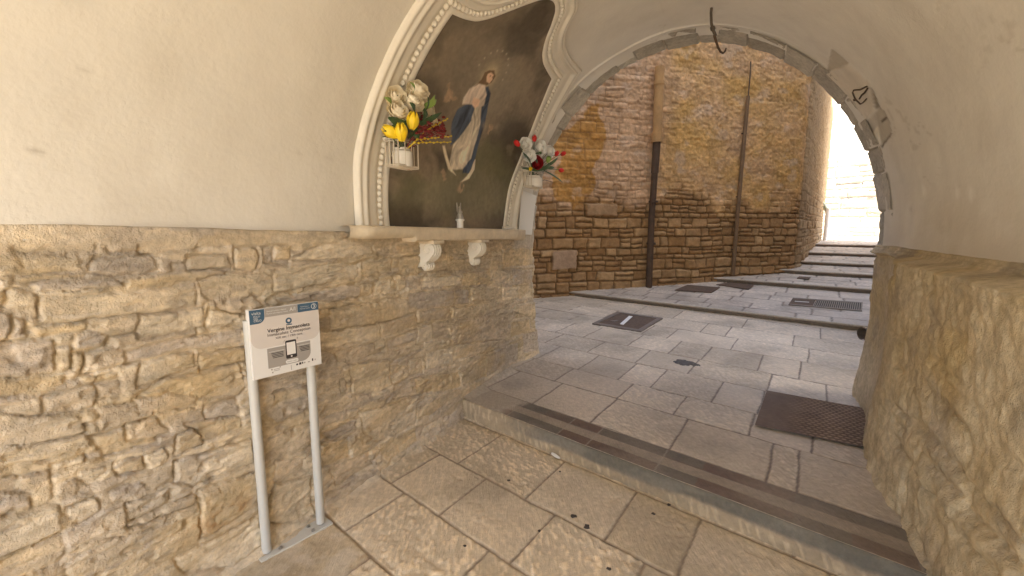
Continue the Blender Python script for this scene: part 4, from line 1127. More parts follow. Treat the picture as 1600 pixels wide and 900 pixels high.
def flat(name, pts, m, lay):
    """a printed field on the panel; pts in panel fractions"""
    mb = MB(); o = PO + NS * (.0042 + .0005 * lay)
    mb.prism([(x * PW, y * PHt) for x, y in pts], o, U, Zv, NS, 0, .0004)
    return mb.build(name, m, panel)
def rrect(x0, y0, x1, y1, r, corners):
    asp = PW / PHt; pts = []
    for (cx, cy, sx, sy, a0, key) in ((x0, y0, 1, 1, PI, 'bl'), (x1, y0, -1, 1, 1.5 * PI, 'br'), (x1, y1, -1, -1, 0, 'tr'), (x0, y1, 1, -1, .5 * PI, 'tl')):
        if key in corners:
            for k in range(7):
                a = a0 + k * PI / 12; pts.append((cx + sx * r + r * math.cos(a), cy + (sy * r + r * math.sin(a)) * asp))
        else: pts.append((cx, cy))
    return pts
def circ(cx, cy, r, n=24, r2=None):
    asp = PW / PHt
    return [(cx + r * math.cos(2 * PI * k / n), cy + (r2 or r) * asp * math.sin(2 * PI * k / n)) for k in range(n)]
flat('tinted_field', rrect(.006, .43, .994, .995, .14, ('bl', 'br')), M['sign_tint'], 0)
flat('blue_corner', rrect(.006, .795, .205, .995, .09, ('br',)), M['sign_blue'], 1)
flat('grey_band', rrect(.210, .872, .672, .995, 0, ()), M['sign_grey'], 1)
flat('blue_band', rrect(.676, .872, .994, .995, 0, ()), M['sign_blue'], 1)
flat('grey_block', rrect(.205, .120, .835, .412, .13, ('br',)), M['sign_grey'], 1)
flat('phone', rrect(.462, .205, .622, .478, .018, ('bl', 'br', 'tl', 'tr')), M['sign_black'], 2)
flat('phone_screen', rrect(.478, .262, .606, .448, 0, ()), M['sign_white'], 3)
flat('phone_button', circ(.542, .234, .012), M['sign_white'], 3)
flat('pill', rrect(.452, .132, .637, .186, .026, ('bl', 'br', 'tl', 'tr')), M['sign_white'], 2)
flat('number_ring', circ(.925, .934, .042), M['sign_white'], 2)
flat('number_disc', circ(.925, .934, .035), M['sign_blue'], 3)
flat('emblem', circ(.535, .772, .046), M['sign_blue'], 1)
flat('emblem_eye', circ(.535, .775, .020), M['sign_tint'], 2)
flat('emblem_base', rrect(.495, .705, .58, .722, 0, ()), M['sign_blue'], 1)
flat('divider', rrect(.524, .022, .528, .098, 0, ()), M['sign_black'], 1)
for x, y, w, h in ((.60, .072, .03, .025), (.645, .070, .035, .035), (.69, .075, .018, .03), (.72, .075, .022, .022), (.78, .075, .03, .016), (.845, .082, .02, .04), (.89, .085, .014, .022), (.24, .085, .02, .022), (.36, .10, .014, .02), (.25, .040, .018, .022)):
    flat('logo_mark', rrect(x, y, x + w, y + h, 0, ()), M['sign_grey'] if h < .025 else M['sign_black'], 1)
flat('signal_mark', [(.437, .46), (.447, .485), (.462, .496), (.462, .489), (.452, .48), (.444, .46)], M['sign_grey'], 2)
flat('signal_mark', [(.630, .478), (.638, .505), (.653, .505), (.648, .473), (.641, .473), (.645, .496), (.641, .496), (.636, .478)], M['sign_grey'], 2)
def text(name, body, cx, cy, w, m, lay, size=None, parent=None, bold=0.):
    cu = bpy.data.curves.new(name, 'FONT'); cu.body = body; cu.align_x = 'CENTER'; cu.align_y = 'CENTER'; cu.size = .02; cu.offset = bold
    tmp = bpy.data.objects.new(name + '_curve', cu); COL.objects.link(tmp); bpy.context.view_layer.update()
    me = bpy.data.meshes.new_from_object(tmp); bpy.data.objects.remove(tmp); bpy.data.curves.remove(cu)
    o = bpy.data.objects.new(name, me); COL.objects.link(o); me.materials.clear(); me.materials.append(m)
    bpy.context.view_layer.update()
    k = w * PW / max(o.dimensions.x, 1e-5); o.scale = (k, k * (size or 1), 1)
    R = Matrix((Vector(U), Vector(Zv), Vector(NS))).transposed().to_4x4()
    p = PO + U * cx * PW + Zv * cy * PHt + NS * (.0050 + .0005 * lay)
    o.parent = panel
    par = Vector(t.location)
    o.matrix_parent_inverse = Matrix.Identity(4)
    o.location = Vector(p) - par; o.rotation_euler = R.to_euler()
    return o
text('title', 'Vergine Immacolata', .535, .668, .62, M['sign_black'], 2, bold=.00025)
text('subtitle', 'Immaculate Conception', .535, .605, .62, M['sign_black'], 2)
text('date_line', 'XIX sec. / 19th cent.', .53, .545, .40, M['sign_black'], 2)
text('number', '3', .925, .934, .028, M['sign_white'], 5, bold=.0003)
text('corner_logo', 'vis\u00edta', .095, .945, .12, M['sign_white'], 3)
text('corner_line', 'POLO', .10, .898, .085, M['sign_white'], 3)
text('corner_line', 'DEL', .088, .868, .06, M['sign_white'], 3)
text('corner_line', 'CIELO', .108, .838, .10, M['sign_white'], 3)
text('band_line', 'Itinerari turistici religiosi', .37, .952, .27, M['sign_white'], 3)
text('band_line', 'Tourist and religious routes', .38, .918, .30, M['sign_white'], 3)
text('band_logo', 'A/I', .60, .935, .085, M['sign_white'], 3)
text('blue_line', 'Centro Storico', .78, .950, .13, M['sign_white'], 3)
text('blue_line', 'Historic Centre', .785, .920, .15, M['sign_white'], 3)
for x, y, w in ((.335, .355, .22), (.735, .370, .20)):
    flat('thin_rule', rrect(x - w / 2, y, x + w / 2, y + .004, 0, ()), M['sign_white'], 2)
    for k in range(4):
        flat('caption_line', rrect(x - w * (.36 - .03 * k), y - .030 - .022 * k, x + w * .42, y - .020 - .022 * k, 0, ()), M['sign_black'], 2)
text('pill_line', 'Inquadra il codice', .545, .159, .15, M['sign_black'], 3)
for k in range(2): flat('credit_line', rrect(.275, .087 - .022 * k, .36, .095 - .022 * k, 0, ()), M['sign_grey'], 1)

# ================================================================== FLOWERS
def frame3(ax, up=(0, 0, 1)):
    z = np.asarray(ax, float); z /= np.linalg.norm(z)
    x = np.cross(up, z)
    if np.linalg.norm(x) < 1e-3: x = np.cross((1, 0, 0), z)
    x /= np.linalg.norm(x); return np.stack([x, np.cross(z, x), z])
def rose(parent, c, ax, r, m, rnd):
    """nested cups of broad overlapping petals; the outer ones open and curl back"""
    mb = MB(); a3 = frame3(ax); c = np.asarray(c)
    for R, n, th1, curl, half in ((.30, 3, 2.45, 0., 1.25), (.46, 4, 2.15, 0., 1.05), (.63, 5, 1.95, .06, .88), (.80, 5, 1.72, .16, .86), (.97, 6, 1.50, .28, .74), (1.08, 5, 1.28, .36, .80)):
        y0 = rnd.uniform(0, 6)
        for p in range(n):
            yaw = y0 + 2 * PI * p / n + rnd.uniform(-.12, .12); tl = rnd.uniform(-.10, .10); N, K = 7, 7; V = []
            for i in range(N):
                tq = i / (N - 1)
                for j in range(K):
                    w = (j / (K - 1) - .5) * 2
                    th = .25 + (th1 + tl - .25) * tq * (1 - .16 * abs(w) ** 2.2)
                    cu = curl * max(0, tq - .62) ** 1.3 * 2.0
                    rr = r * R * (1 + .05 * math.sin(5 * w + p)) ; an = yaw + w * half * (.55 + .45 * tq)
                    rad = rr * math.sin(th) + r * cu * .55; hg = -rr * math.cos(th) * 1.0 - r * cu * .30 + r * .10 * (1 - R)
                    V.append(c + (a3[0] * math.cos(an) + a3[1] * math.sin(an)) * rad + a3[2] * hg)
            mb.add(V, [(i * K + j, i * K + j + 1, (i + 1) * K + j + 1, (i + 1) * K + j) for i in range(N - 1) for j in range(K - 1)])
    return mb.build('rose', m, parent, True)
def tulip(parent, c, ax, r, m, rnd, name='tulip'):
    mb = MB(); a3 = frame3(ax); n, k = 7, 5
    for p in range(6):
        yaw = 2 * PI * p / 6 + rnd.uniform(-.1, .1); q = .92 if p % 2 else 1.0; V = []
        for i in range(n):
            tq = i / (n - 1)
            for j in range(k):
                w = (j / (k - 1) - .5) * 2
                rad = r * q * (.16 + .62 * math.sin(PI * min(.93, tq * .86 + .06)))
                an = yaw + w * .62 * math.sin(PI * min(1, .22 + .76 * tq)) ** .8
                V.append(np.asarray(c) + (a3[0] * math.cos(an) + a3[1] * math.sin(an)) * rad + a3[2] * r * 2.1 * (tq - .45 - .05 * w * w))
        mb.add(V, [(i * k + j, i * k + j + 1, (i + 1) * k + j + 1, (i + 1) * k + j) for i in range(n - 1) for j in range(k - 1)])
    return mb.build(name, m, parent, True)
def leaf(parent, a, b, w, m, droop=.02, name='leaf'):
    a, b = np.asarray(a, float), np.asarray(b, float); d = b - a; sd_ = np.cross(d, WN); sd_ /= np.linalg.norm(sd_) + 1e-9
    V = []; n = 7
    for i in range(n):
        tq = i / (n - 1); c = a + d * tq + WN * droop * math.sin(PI * tq) * 1.2
        ww = w * math.sin(PI * (.06 + .92 * tq)) ** .8
        V += [c - sd_ * ww, c + WN * .25 * ww, c + sd_ * ww]
    mb = MB(); mb.add(V, [(3 * i + j, 3 * i + j + 1, 3 * i + 4 + j, 3 * i + 3 + j) for i in range(n - 1) for j in range(2)])
    return mb.build(name, m, parent, True)
def atd(u, v, d):
    s0, p0 = vault_hit(u, v, d)
    if p0 <= 1e-4: return on_plane(u, v, P0 + WN * d, WN)
    d_, z0 = prof(np.float64(p0), np.float64(d)); return Wp(np.float64(s0), d_, 1.55 + (1.72 - 0) * math.sin(p0) + 0 * z0)

def cage(corners, d0, d1, label, cupm):
    """open wire holder: corner pixels of its front (left, right, top, bottom) at distance d1 from the wall"""
    l, r, tp, bt = corners
    c = atd((l + r) / 2, (tp + bt) / 2, (d0 + d1) / 2); hw = abs(np.dot(atd(r, tp, (d0 + d1) / 2) - atd(l, tp, (d0 + d1) / 2), WD)) / 2
    zt, zb_ = atd((l + r) / 2, tp, (d0 + d1) / 2)[2], atd((l + r) / 2, bt, (d0 + d1) / 2)[2]
    base = np.array([c[0], c[1], zb_]); hd = (d1 - d0) / 2
    t = empty('wire_holder', base); tag(t, label, "holder")
    mb = MB(); rr = .0042
    ring = lambda z, k=1.: [np.array([c[0], c[1], z]) + WD * hw * k * sx + WN * hd * k * sy for sx, sy in ((-1, -1), (1, -1), (1, 1), (-1, 1), (-1, -1))]
    for z in (zt, zt - .012, zb_ + .010, zb_):
        q = ring(z)
        for i in range(4): mb.tube([q[i], q[i + 1]], rr, 6)
    for i in range(4):
        a, b = ring(zt)[i], ring(zt)[i + 1]; e, f = ring(zb_)[i], ring(zb_)[i + 1]
        for k in (0, 1 / 3, 2 / 3): mb.tube([a * (1 - k) + b * k, e * (1 - k) + f * k], rr, 6)
    for k in (.25, .5, .75):
        q = ring(zb_); mb.tube([q[0] * (1 - k) + q[1] * k, q[3] * (1 - k) + q[2] * k], rr, 6)
    mb.build('basket', M['cage'], t, True)
    mb = MB(); m_ = np.array([c[0], c[1], (zt + zb_) / 2])
    mb.tube([m_ - WN * hd, m_ - WN * (hd + max(.03, d0))], .006, 8); mb.box(m_ - WN * (hd + max(.03, d0) - .003), WD, WN, Zv, .02, .004, .03)
    mb.build('wall_arm', M['cage'], t)
    mb = MB(); hh = (zt - zb_)
    mb.lathe(np.array([c[0], c[1], zb_ + .006]), [(hw * .62, 0), (hw * .66, hh * .1), (hw * .66, hh * .55), (hw * .5, hh * .62), (hw * .5, hh * .7), (hw * .42, hh * .7), (hw * .42, hh * .5)], 18)
    cup = mb.build('vase', cupm, None, True)
    return t, np.array([c[0], c[1], zt]), cup
rnd = random.Random(3)
t, mouth, cup = cage((612, 645, 219, 263), .06, .155, "cream wire basket on the left side of the picture frame", M['wax'])
tag(cup, "white plastic vase inside the wire basket with cream roses", "vase")
mb = MB(); c = atd(638, 241, .085); mb.box(c, WD, WN, Zv, .028, .0015, .095)
tag(mb.build('picture_card', M['pink_card']), "faded pink card tucked in the wire basket with cream roses", "card")
def stem(parent, a, b, r=.003, m=None):
    a, b = np.asarray(a), np.asarray(b); q = [a * (1 - k) + b * k + Zv * .04 * math.sin(PI * k) * (1 if b[2] > a[2] else .6) for k in (0, .25, .5, .75, 1)]
    mb = MB(); mb.tube(q, r, 6); return mb.build('stem', m or M['leaf'], parent, True)
bq = empty('bouquet', mouth); tag(bq, "bunch of cream roses, yellow tulips and red sprigs left of the painting", "flowers")
root = mouth - Zv * .07
for u0, v0, d, r in ((656, 137, .20, .078), (621, 149, .16, .075), (648, 154, .24, .078), (625, 170, .25, .076), (671, 169, .19, .066), (677, 185, .21, .056)):
    r *= .80; c = atd(u0, v0, d * .75); ax = (c - root) * .5 + WN * .25 - np.array([0, .10, 0]) + np.array([rnd.uniform(-.1, .1), 0, rnd.uniform(-.05, .15)])
    o = rose(bq, c, ax, r, M['rose_cream'], rnd); stem(o, root, c)
for u0, v0, d, r, tl in ((645, 189, .27, .046, (.05, 0, .3)), (610, 206, .22, .044, (-.4, -.1, .25)), (627, 207, .27, .046, (0, -.1, .3))):
    c = atd(u0, v0, d); o = tulip(bq, c, np.array(tl), r, M['tulip_yellow'], rnd); stem(o, root, c)
stem(bq, root, atd(598, 214, .2)); 
for u0, v0, d in ((655, 200, .22), (664, 208, .24), (672, 198, .2), (684, 200, .2), (660, 192, .2), (690, 204, .2)):
    c = atd(u0, v0, d); mb = MB()
    for k in range(26):
        q = c + np.array([rnd.gauss(0, .022), rnd.gauss(0, .022), rnd.gauss(0, .026)]); mb.ball(q, rnd.uniform(.006, .013), 6, 4, (1, 1, .6))
    mb.tube([root, c], .003, 6)
    mb.build('red_sprig', M['burgundy'], bq, True)
for (u0, v0), (u1, v1) in (((652, 218), (705, 213)), ((648, 223), (704, 222)), ((668, 202), (699, 186))):
    a, b = atd(u0, v0, .2), atd(u1, v1, .16); mb = MB(); mb.tube([root, a, b], .0025, 6)
    for k in range(11):
        q = a * (1 - k / 10) + b * k / 10; mb.ball(q + Zv * .002 * (-1) ** k, .0095 - .0003 * k, 7, 5, (1, 1, .8))
    mb.build('berry_twig', M['berry'], bq, True)
for (u0, v0), (u1, v1), w, m_ in (((630, 205), (606, 184), .030, 'leaf'), ((640, 200), (618, 190), .028, 'leaf'), ((640, 200), (690, 176), .016, 'leaf'), ((645, 180), (640, 160), .02, 'leaf'), ((655, 170), (682, 156), .02, 'leaf_pale'), ((655, 175), (680, 148), .013, 'leaf_pale'),
                                  ((640, 205), (598, 205), .012, 'leaf'), ((610, 165), (600, 152), .014, 'leaf_pale'), ((645, 145), (640, 128), .01, 'leaf_pale'), ((640, 208), (655, 214), .02, 'leaf'), ((660, 180), (668, 150), .01, 'leaf'), ((625, 205), (612, 196), .02, 'leaf'), ((660, 165), (660, 190), .02, 'leaf'), ((640, 215), (648, 196), .02, 'leaf')):
    leaf(bq, atd(u0, v0, .18), atd(u1, v1, .22), w, M[m_])
t, mouth, cup = cage((823, 842, 267, 294), .05, .14, "small cream wire basket right of the picture frame near the arch", M['wax'])
tag(cup, "white plastic vase inside the small basket near the arch", "vase")
bq = empty('bouquet', mouth); tag(bq, "bunch of white and red roses with red tulips at the right edge of the frame", "flowers")
root = mouth - Zv * .06
for u0, v0, d, r, m_ in ((846, 228, .2, .070, 'rose_white'), (823, 223, .15, .055, 'rose_white'), (829, 242, .22, .058, 'rose_white'), (861, 235, .16, .062, 'rose_white'), (841, 253, .24, .060, 'rose_red')):
    r *= 1.0; c = atd(u0, v0, d * .8); ax = (c - root) * .4 + WN * .2 - np.array([0, .16, 0]); o = rose(bq, c, ax, r, M[m_], rnd); stem(o, root, c)
for u0, v0, d, tl in ((808, 224, .18, (-.4, -.1, .4)), (835, 216, .14, (0, 0, .4)), (880, 240, .2, (.5, -.1, .2)), (870, 240, .17, (.2, -.2, .3)), (877, 266, .2, (.5, -.2, -.1))):
    c = atd(u0, v0, d); o = tulip(bq, c, np.array(tl), .030, M['tulip_red'], rnd); stem(o, root, c)
c = atd(857, 249, .2); tulip(bq, c, np.array((.1, -.2, .3)), .034, M['leaf_pale'], rnd, 'bud')
c = atd(829, 264, .2); tulip(bq, c, np.array((0, -.3, .3)), .022, M['tulip_yellow'], rnd, 'bud')
for (u0, v0), (u1, v1), w in (((832, 266), (817, 238), .016), ((832, 266), (845, 262), .022), ((840, 266), (860, 258), .022), ((845, 264), (872, 246), .018), ((845, 264), (880, 286), .010), ((838, 262), (835, 248), .022), ((848, 262), (866, 262), .016), ((832, 266), (812, 262), .012), ((850, 262), (858, 244), .016), ((836, 240), (846, 238), .014)):
    leaf(bq, atd(u0, v0, .13), atd(u1, v1, .19), w, M['leaf'])
t = empty('votive_pendant', atd(843, 296, .1)); tag(t, "tiny dark red pendant hanging on a black string under the right flowers", "pendant")
mb = MB(); mb.lathe(atd(843, 295, .10), [(.008, 0), (.012, .01), (.012, .045), (.007, .055)], 10); mb.build('glass', M['rose_red'], t, True)
mb = MB(); mb.tube([atd(843, 286, .1), atd(842, 270, .1)], .0025, 5); mb.tube([atd(843, 286, .1), atd(850, 281, .08), atd(862, 284, .03)], .003, 5); mb.build('string', M['dark'], t)
# white board leaning on the wall end
q = [(815, 296), (838, 306), (831, 367), (810, 366)]
mb = MB(); V = [atd(*p, .022) for p in q] + [atd(*p, .032) for p in q]; mb.add(V, [(0, 1, 2, 3), (7, 6, 5, 4), (0, 4, 5, 1), (1, 5, 6, 2), (2, 6, 7, 3), (3, 7, 4, 0)])
tag(mb.build('white_board', M['paper'], bevel=.002), "blank white board fixed between the frame and the arch edge", "board")

# statuette on the shelf
sb, _ = wall_sz(719, 359, .07); zs = 1.583 - .018 * (sb - CS)
o = Wp(np.float64(sb), np.float64(.07), np.float64(zs))
mb = MB(); mb.lathe(o, [(.026, 0), (.026, .052), (.034, .054), (.034, .068), (.020, .069)], 20)
tag(mb.build('candle_cup', M['ceramic'], None, True), "small white lidded cup on the shelf under the statuette", "cup")
t = empty('angel_statuette', o + Zv * .069); tag(t, "small dull silver angel statuette with raised wings", "statuette")
b = o + Zv * .069
mb = MB(); mb.lathe(b, [(.030, 0), (.028, .012), (.019, .040), (.012, .058), (.013, .070), (.006, .080)], 14); mb.ball(b + Zv * .088, .0105, 10, 7)
for sx in (-1, 1): mb.tube([b + WD * .012 * sx + Zv * .066, b + WD * .014 * sx + WN * .012 + Zv * .05, b + WN * .02 + Zv * .058], .004, 6)
mb.build('body', M['silver'], t, True)
for sx in (-1, 1):
    mb = MB(); pts = [(.004, .045), (.016, .042), (.026, .062), (.030, .095), (.030, .122), (.024, .126), (.019, .108), (.012, .090), (.004, .072)]
    mb.prism([(x * sx, y) for x, y in pts], b - WN * .010, WD, Zv, WN, -.003, .003); mb.build('wing', M['silver'], t, bevel=.0015)

# hook hanging from the vault
t = empty('ceiling_hook', on_plane(1112, 0, Wp(np.float64(1.75), np.float64(0), np.float64(0)), WD))
tag(t, "rusty hook on a rod hanging from the top of the vault", "hook")
hp = lambda u_, v_: on_plane(u_, v_, Wp(np.float64(1.75), np.float64(0), np.float64(0)), WD)
mb = MB(); mb.tube([hp(1114, -14), hp(1113, 0), hp(1111, 20), hp(1111.5, 36), hp(1113, 44)], .0105, 8); mb.tube([hp(1113, 42), hp(1114, 47)], .017, 8); mb.tube([hp(1113, 44), hp(1118, 56)], .011, 8); mb.build('rod', M['wire'], t, True)
mb = MB(); mb.tube([hp(1116, 55), hp(1119, 65), hp(1122, 74), hp(1126, 81), hp(1130, 83), hp(1133, 80), hp(1134.5, 75)], [.010, .009, .0085, .008, .008, .007, .005], 8); mb.build('hook', M['rust'], t, True)
mb = MB(); mb.ball(hp(1107, -3), .03, 8, 6); mb.build('ceiling_rose', M['concrete'], t, True)
# loop of old cable on the vault right of the arch
def rs(x, y, h=.012):
    s0, p0 = right_hit(1260 + x / 5.293, 60 + y / 5.293); d_, z0 = prof(np.float64(p0), np.float64(h)); return Wp(np.float64(s0), d_, z0)
mb = MB(); mb.tube([rs(520, 345), rs(465, 375), rs(410, 380), rs(400, 400), rs(420, 455), rs(465, 495), rs(490, 480), rs(515, 450)], .005, 6); mb.tube([rs(525, 360), rs(500, 400), rs(475, 420), rs(458, 450)], .006, 6)
mb.ball(rs(418, 460), .011, 7, 5)
tag(mb.build('cable_loop', M['cable'], None, True), "loop of old dark cable on the bare patch right of the arch", "cable")

# ================================================================== COVERS, GRATES AND SMALL THINGS ON THE GROUND
def floor_quad(pts, up=.006): return [Ap(np.float64(s0), np.float64(a0), np.float64(up_z(a0) + up)) for s0, a0 in pts]
def slabq(mb, q, th=.02):
    q = [np.asarray(p) for p in q]; V = q + [p - Zv * th for p in q]
    mb.add(V, [(0, 1, 2, 3), (7, 6, 5, 4), (0, 4, 5, 1), (1, 5, 6, 2), (2, 6, 7, 3), (3, 7, 4, 0)])
def bil(q, x, y): return (np.asarray(q[0]) * (1 - x) + np.asarray(q[1]) * x) * (1 - y) + (np.asarray(q[3]) * (1 - x) + np.asarray(q[2]) * x) * y
q = floor_quad([(-3.35, 5.50), (-2.60, 5.50), (-2.72, 6.48), (-3.47, 6.48)], .020)
t = empty('manhole_cover', bil(q, .5, .5)); tag(t, "square dark manhole cover with a pale streak, left of the floor before the long step", "manhole cover")
mb = MB()
for a, b, c, d in ((0, 1, 0, .09), (0, 1, .91, 1), (0, .09, .09, .91), (.91, 1, .09, .91)): slabq(mb, [bil(q, a, c), bil(q, b, c), bil(q, b, d), bil(q, a, d)])
mb.build('rim', M['grate'], t)
mb = MB(); slabq(mb, [bil(q, .10, .10) - Zv * .006, bil(q, .90, .10) - Zv * .006, bil(q, .90, .90) - Zv * .006, bil(q, .10, .90) - Zv * .006]); mb.build('lid', M['iron'], t)
mb = MB(); slabq(mb, [bil(q, .47, .22) + Zv * .001, bil(q, .55, .20) + Zv * .001, bil(q, .44, .80) + Zv * .001, bil(q, .36, .80) + Zv * .001], .006); mb.build('pale_streak', M['paper'], t)  # pale strip laid across the lid
mb = MB(); slabq(mb, [bil(q, .20, .30) + Zv * .001, bil(q, .30, .30) + Zv * .001, bil(q, .34, .42) + Zv * .001, bil(q, .30, .42) + Zv * .001], .006); mb.build('handle', M['grate'], t)
# chequered iron plate by the rough wall
q = floor_quad([(-.735, 3.47), (-.06, 3.58), (-.14, 4.34), (-.83, 4.26)], .016)
n = 150; xs, ys = np.meshgrid(np.linspace(0, 1, n), np.linspace(0, 1, n), indexing='ij')
Pq = (np.asarray(q[0]) * (1 - xs)[..., None] + np.asarray(q[1]) * xs[..., None]) * (1 - ys)[..., None] + (np.asarray(q[3]) * (1 - xs)[..., None] + np.asarray(q[2]) * xs[..., None]) * ys[..., None]
gx, gy_ = xs * 17, ys * 20; rowp = np.floor(gy_) % 2; fx, fy = (gx + .5 * rowp) % 1 - .5, gy_ % 1 - .5
bump = sst(1., .7, np.hypot(fx / .42, fy / .24)); Pq[..., 2] += .005 * bump * sst(.12, .5, xs + .15 * fbm(xs * 3, ys * 3, 3, 3))
skirt = Pq.copy(); 
Pc = lerp((.15, .10, .066), (.31, .22, .15), bump * sst(.1, .6, xs)); Pc = Pc * (1 + .25 * fbm(xs * 6, ys * 6, 4, 5))[..., None]
Pc = lerp(Pc, (.23, .175, .14), .5 * sst(.55, .0, xs + .2 * fbm(xs * 3, ys * 3, 3, 8)))
M['plate'] = mat('tread_plate', attr=True, rough=.9, spec=.2, var=.15, vscale=30)
tag(grid_obj('tread_plate', Pq, M['plate'], None, Pc), "brown iron tread plate set in the paving against the rough wall", "cover")
# black broken patch in the paving
n = 34; c0 = on_z(1071, 567, float(up_z(4.63)) + .004); mb = MB()
V = [c0 + Zv * .006]
for rr_, h in ((.45, .012), (.8, .006), (1.0, -.012)):
    for k in range(n):
        a = 2 * PI * k / n; r = rr_ * (.120 + .016 * math.sin(3 * a + 1) + .014 * math.sin(5 * a + 2) + .010 * math.sin(11 * a)); V.append(c0 + S * r * 1.15 * math.cos(a) + A * r * .85 * math.sin(a) + Zv * (h + .004 * math.sin(7 * a + rr_ * 9)))
Fc = [(0, 1 + k, 1 + (k + 1) % n) for k in range(n)] + [(1 + i * n + k, 1 + (i + 1) * n + k, 1 + (i + 1) * n + (k + 1) % n, 1 + i * n + (k + 1) % n) for i in range(2) for k in range(n)]
mb.add(V, Fc); tag(mb.build('bitumen_patch', M['bitumen'], None, True), "ragged black bitumen patch in the middle of the paving", "patch")
# slotted grate and covers on the treads
def tread_pt(u_, v_, i):
    a0, z0, a1, z1 = STEPS[i][:4]; z = z0
    for _ in range(8):
        P = on_z(u_, v_, z); a = float(P @ A); z = z0 + (z1 - z0) * (a - a0) / (a1 - a0)
    return on_z(u_, v_, z + .016)
q = [tread_pt(1232, 475.5, 0), tread_pt(1347, 485.5, 0), tread_pt(1348, 472, 0), tread_pt(1239, 465, 0)]
t = empty('slotted_grate', bil(q, .5, .5)); tag(t, "long slotted iron drain grate on the lowest alley step", "drain grate")
mb = MB()
for a, b, c, d in ((0, 1, 0, .08), (0, 1, .92, 1), (.98, 1, .08, .92)): slabq(mb, [bil(q, a, c), bil(q, b, c), bil(q, b, d), bil(q, a, d)], .012)
N = 22
for k in range(N):
    a = .36 + .62 * k / N; slabq(mb, [bil(q, a, .08), bil(q, a + .62 / N * .5, .08), bil(q, a + .62 / N * .5, .92), bil(q, a, .92)], .012)
mb.build('bars', M['grate'], t)
mb = MB(); slabq(mb, [bil(q, .0, .08) - Zv * .002, bil(q, .34, .08) - Zv * .002, bil(q, .34, .92) - Zv * .002, bil(q, .0, .92) - Zv * .002], .012); mb.build('closed_end', M['iron'], t)
mb = MB(); slabq(mb, [bil(q, .06, .46) + Zv * .001, bil(q, .27, .48) + Zv * .001, bil(q, .27, .54) + Zv * .001, bil(q, .06, .52) + Zv * .001], .003); mb.build('slot_mark', M['paper'], t)
mb = MB(); slabq(mb, [bil(q, .35, .05) - Zv * .009, bil(q, .99, .05) - Zv * .009, bil(q, .99, .95) - Zv * .009, bil(q, .35, .95) - Zv * .009], .004); mb.build('pit', M['dark'], t)  # black sheet standing in for the shade under the bars
for pix, lab in ((((1054, 453), (1112, 457), (1125, 449), (1074, 445)), "dark metal cover at the foot of the ochre wall, beside the downpipe"), (((1119, 444.5), (1170, 452), (1178, 445), (1139, 441)), "dark metal cover near the conduit, farther up than its neighbour")):
    q = [tread_pt(*p, 0) for p in pix]; mb = MB(); slabq(mb, [p + Zv * .002 for p in q], .012)
    tag(mb.build('metal_cover', M['iron'], bevel=.003), lab, "cover")
q = [tread_pt(*p, 1) for p in ((1245, 434.5), (1264, 436), (1267, 432.5), (1249, 431.5))]; mb = MB(); slabq(mb, q, .01)
tag(mb.build('small_drain', M['iron']), "small square drain cover on the second alley step", "cover")
# spout and down leg by the wall end
pz = on_z(1364, 574, .21); t = empty('drain_spout', pz); tag(t, "dark drain pipe with a short spout at the end of the rough wall", "pipe")
dY = pz[1]
tp = on_plane(1366, 521, pz, np.array([0, 1., 0]))
mb = MB(); mb.tube([pz - Zv * .1, np.array([pz[0] + .01, pz[1], tp[2]])], .040, 12); mb.build('down_leg', M['rust'], t, True)
e0 = on_plane(1374, 522, pz - S * .0, np.array([0, 1., 0])); e1 = on_plane(1347, 521, pz, np.array([0, 1., 0]))
mb = MB(); mb.tube([e0 + np.array([.05, .02, .0]), e1], .058, 16, cap=False); mb.tube([e1 + (e0 - e1) * .12, e1], .066, 16, cap=False); mb.tube([e0 + (e1 - e0) * .45, e0 + (e1 - e0) * .44], .056, 16); mb.build('spout', M['grate'], t, True)
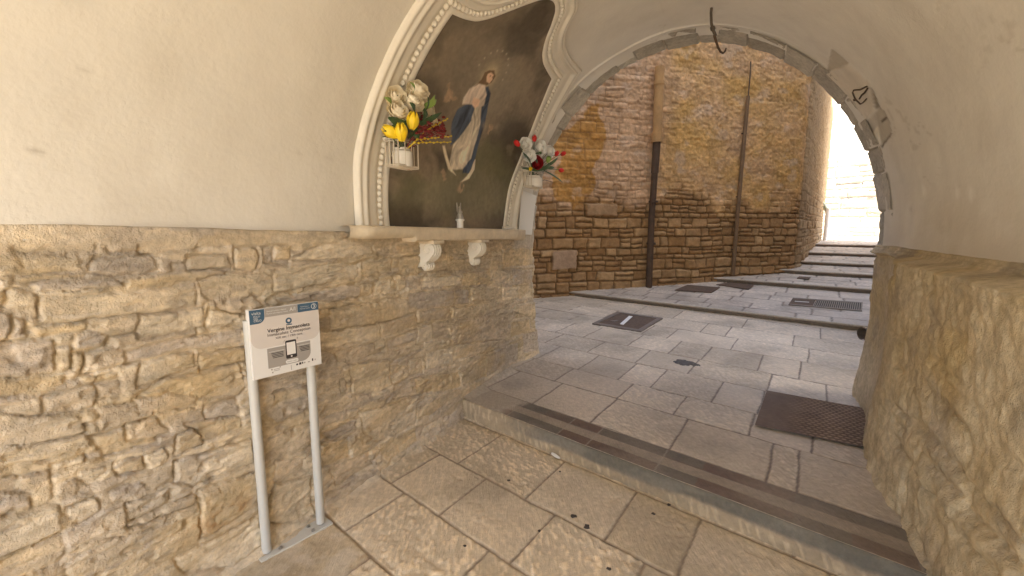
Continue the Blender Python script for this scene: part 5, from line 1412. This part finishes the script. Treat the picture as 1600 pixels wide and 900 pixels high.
# litter, pebbles, weed
c = on_z(868.5, 713, .009); V = []
for i in range(9):
    tq = i / 8; w = .017 * math.sin(PI * (.12 + .8 * tq)) ** .6
    p = c + S * (tq - .5) * .085 - A * (tq - .5) * .02
    V += [p - A * w + Zv * .003, p + Zv * (.012 + .006 * math.sin(PI * tq)), p + A * w + Zv * .003, p + Zv * .001]
mb = MB(); Fc = [(4 * i + j, 4 * i + (j + 1) % 4, 4 * i + 4 + (j + 1) % 4, 4 * i + 4 + j) for i in range(8) for j in range(4)] + [(3, 2, 1, 0), (32, 33, 34, 35)]
mb.add(V, Fc); tag(mb.build('plastic_scrap', M['ceramic'], None, True), "scrap of white plastic lying on the floor before the low step", "litter")
PEB = [(896.5, 807, .019), (917, 823, .020), (951, 889, .012), (1045, 789, .013), (843, 830, .010), (795, 751, .012), (875, 737, .009), (726, 853, .009), (1134, 805, .008), (1021, 803, .012)]
src = None
for i, (u_, v_, r) in enumerate(PEB):
    c = on_z(u_, v_, .002)
    if src is None:
        mb = MB(); mb.ball((0, 0, 0), 1, 9, 6, (1, .8, .38)); src = mb.build('pebble', M['pebble'], None, True)
        for v in src.data.vertices: v.co *= 1 + .25 * (math.sin(v.co.x * 5 + 1) * math.cos(v.co.y * 4))
        o = src
    else:
        o = src.copy(); COL.objects.link(o)
    o.location = c + Zv * .001; o.scale = (r, r, r); o.rotation_euler = (0, 0, i * 1.3)
    tag(o, "small dark pebble lying on the paving before the low step", "pebble", "dark pebbles on the passage floor")
b = on_z(1353, 697, .165); t = empty('weed', b); tag(t, "tiny green weed sprouting at the foot of the rough wall", "plant")
for k in range(6):
    a = 2 * PI * k / 6; leaf(t, b, b + np.array([.03 * math.cos(a), .03 * math.sin(a), .045 + .01 * (k % 3)]), .009, M['weed'], .006)
# handrail and post at the head of the steps
AP = Ap(np.float64(0), np.float64(20.6), np.float64(0)); ha = lambda u_, v_: on_plane(u_, v_, AP, A)
t = empty('handrail', ha(1288, 374)); tag(t, "pale green handrail with a white post at the head of the steps", "handrail")
mb = MB(); mb.tube([ha(1281, 305), ha(1284, 314), ha(1293, 328)], .045, 8); mb.tube([ha(1281, 312), ha(1292, 334)], .03, 8); mb.build('rail', M['green_metal'], t, True)
mb = MB(); mb.tube([ha(1294, 326), ha(1289, 374) - Zv * .1], .075, 10); mb.build('post', M['sign_white'], t, True)
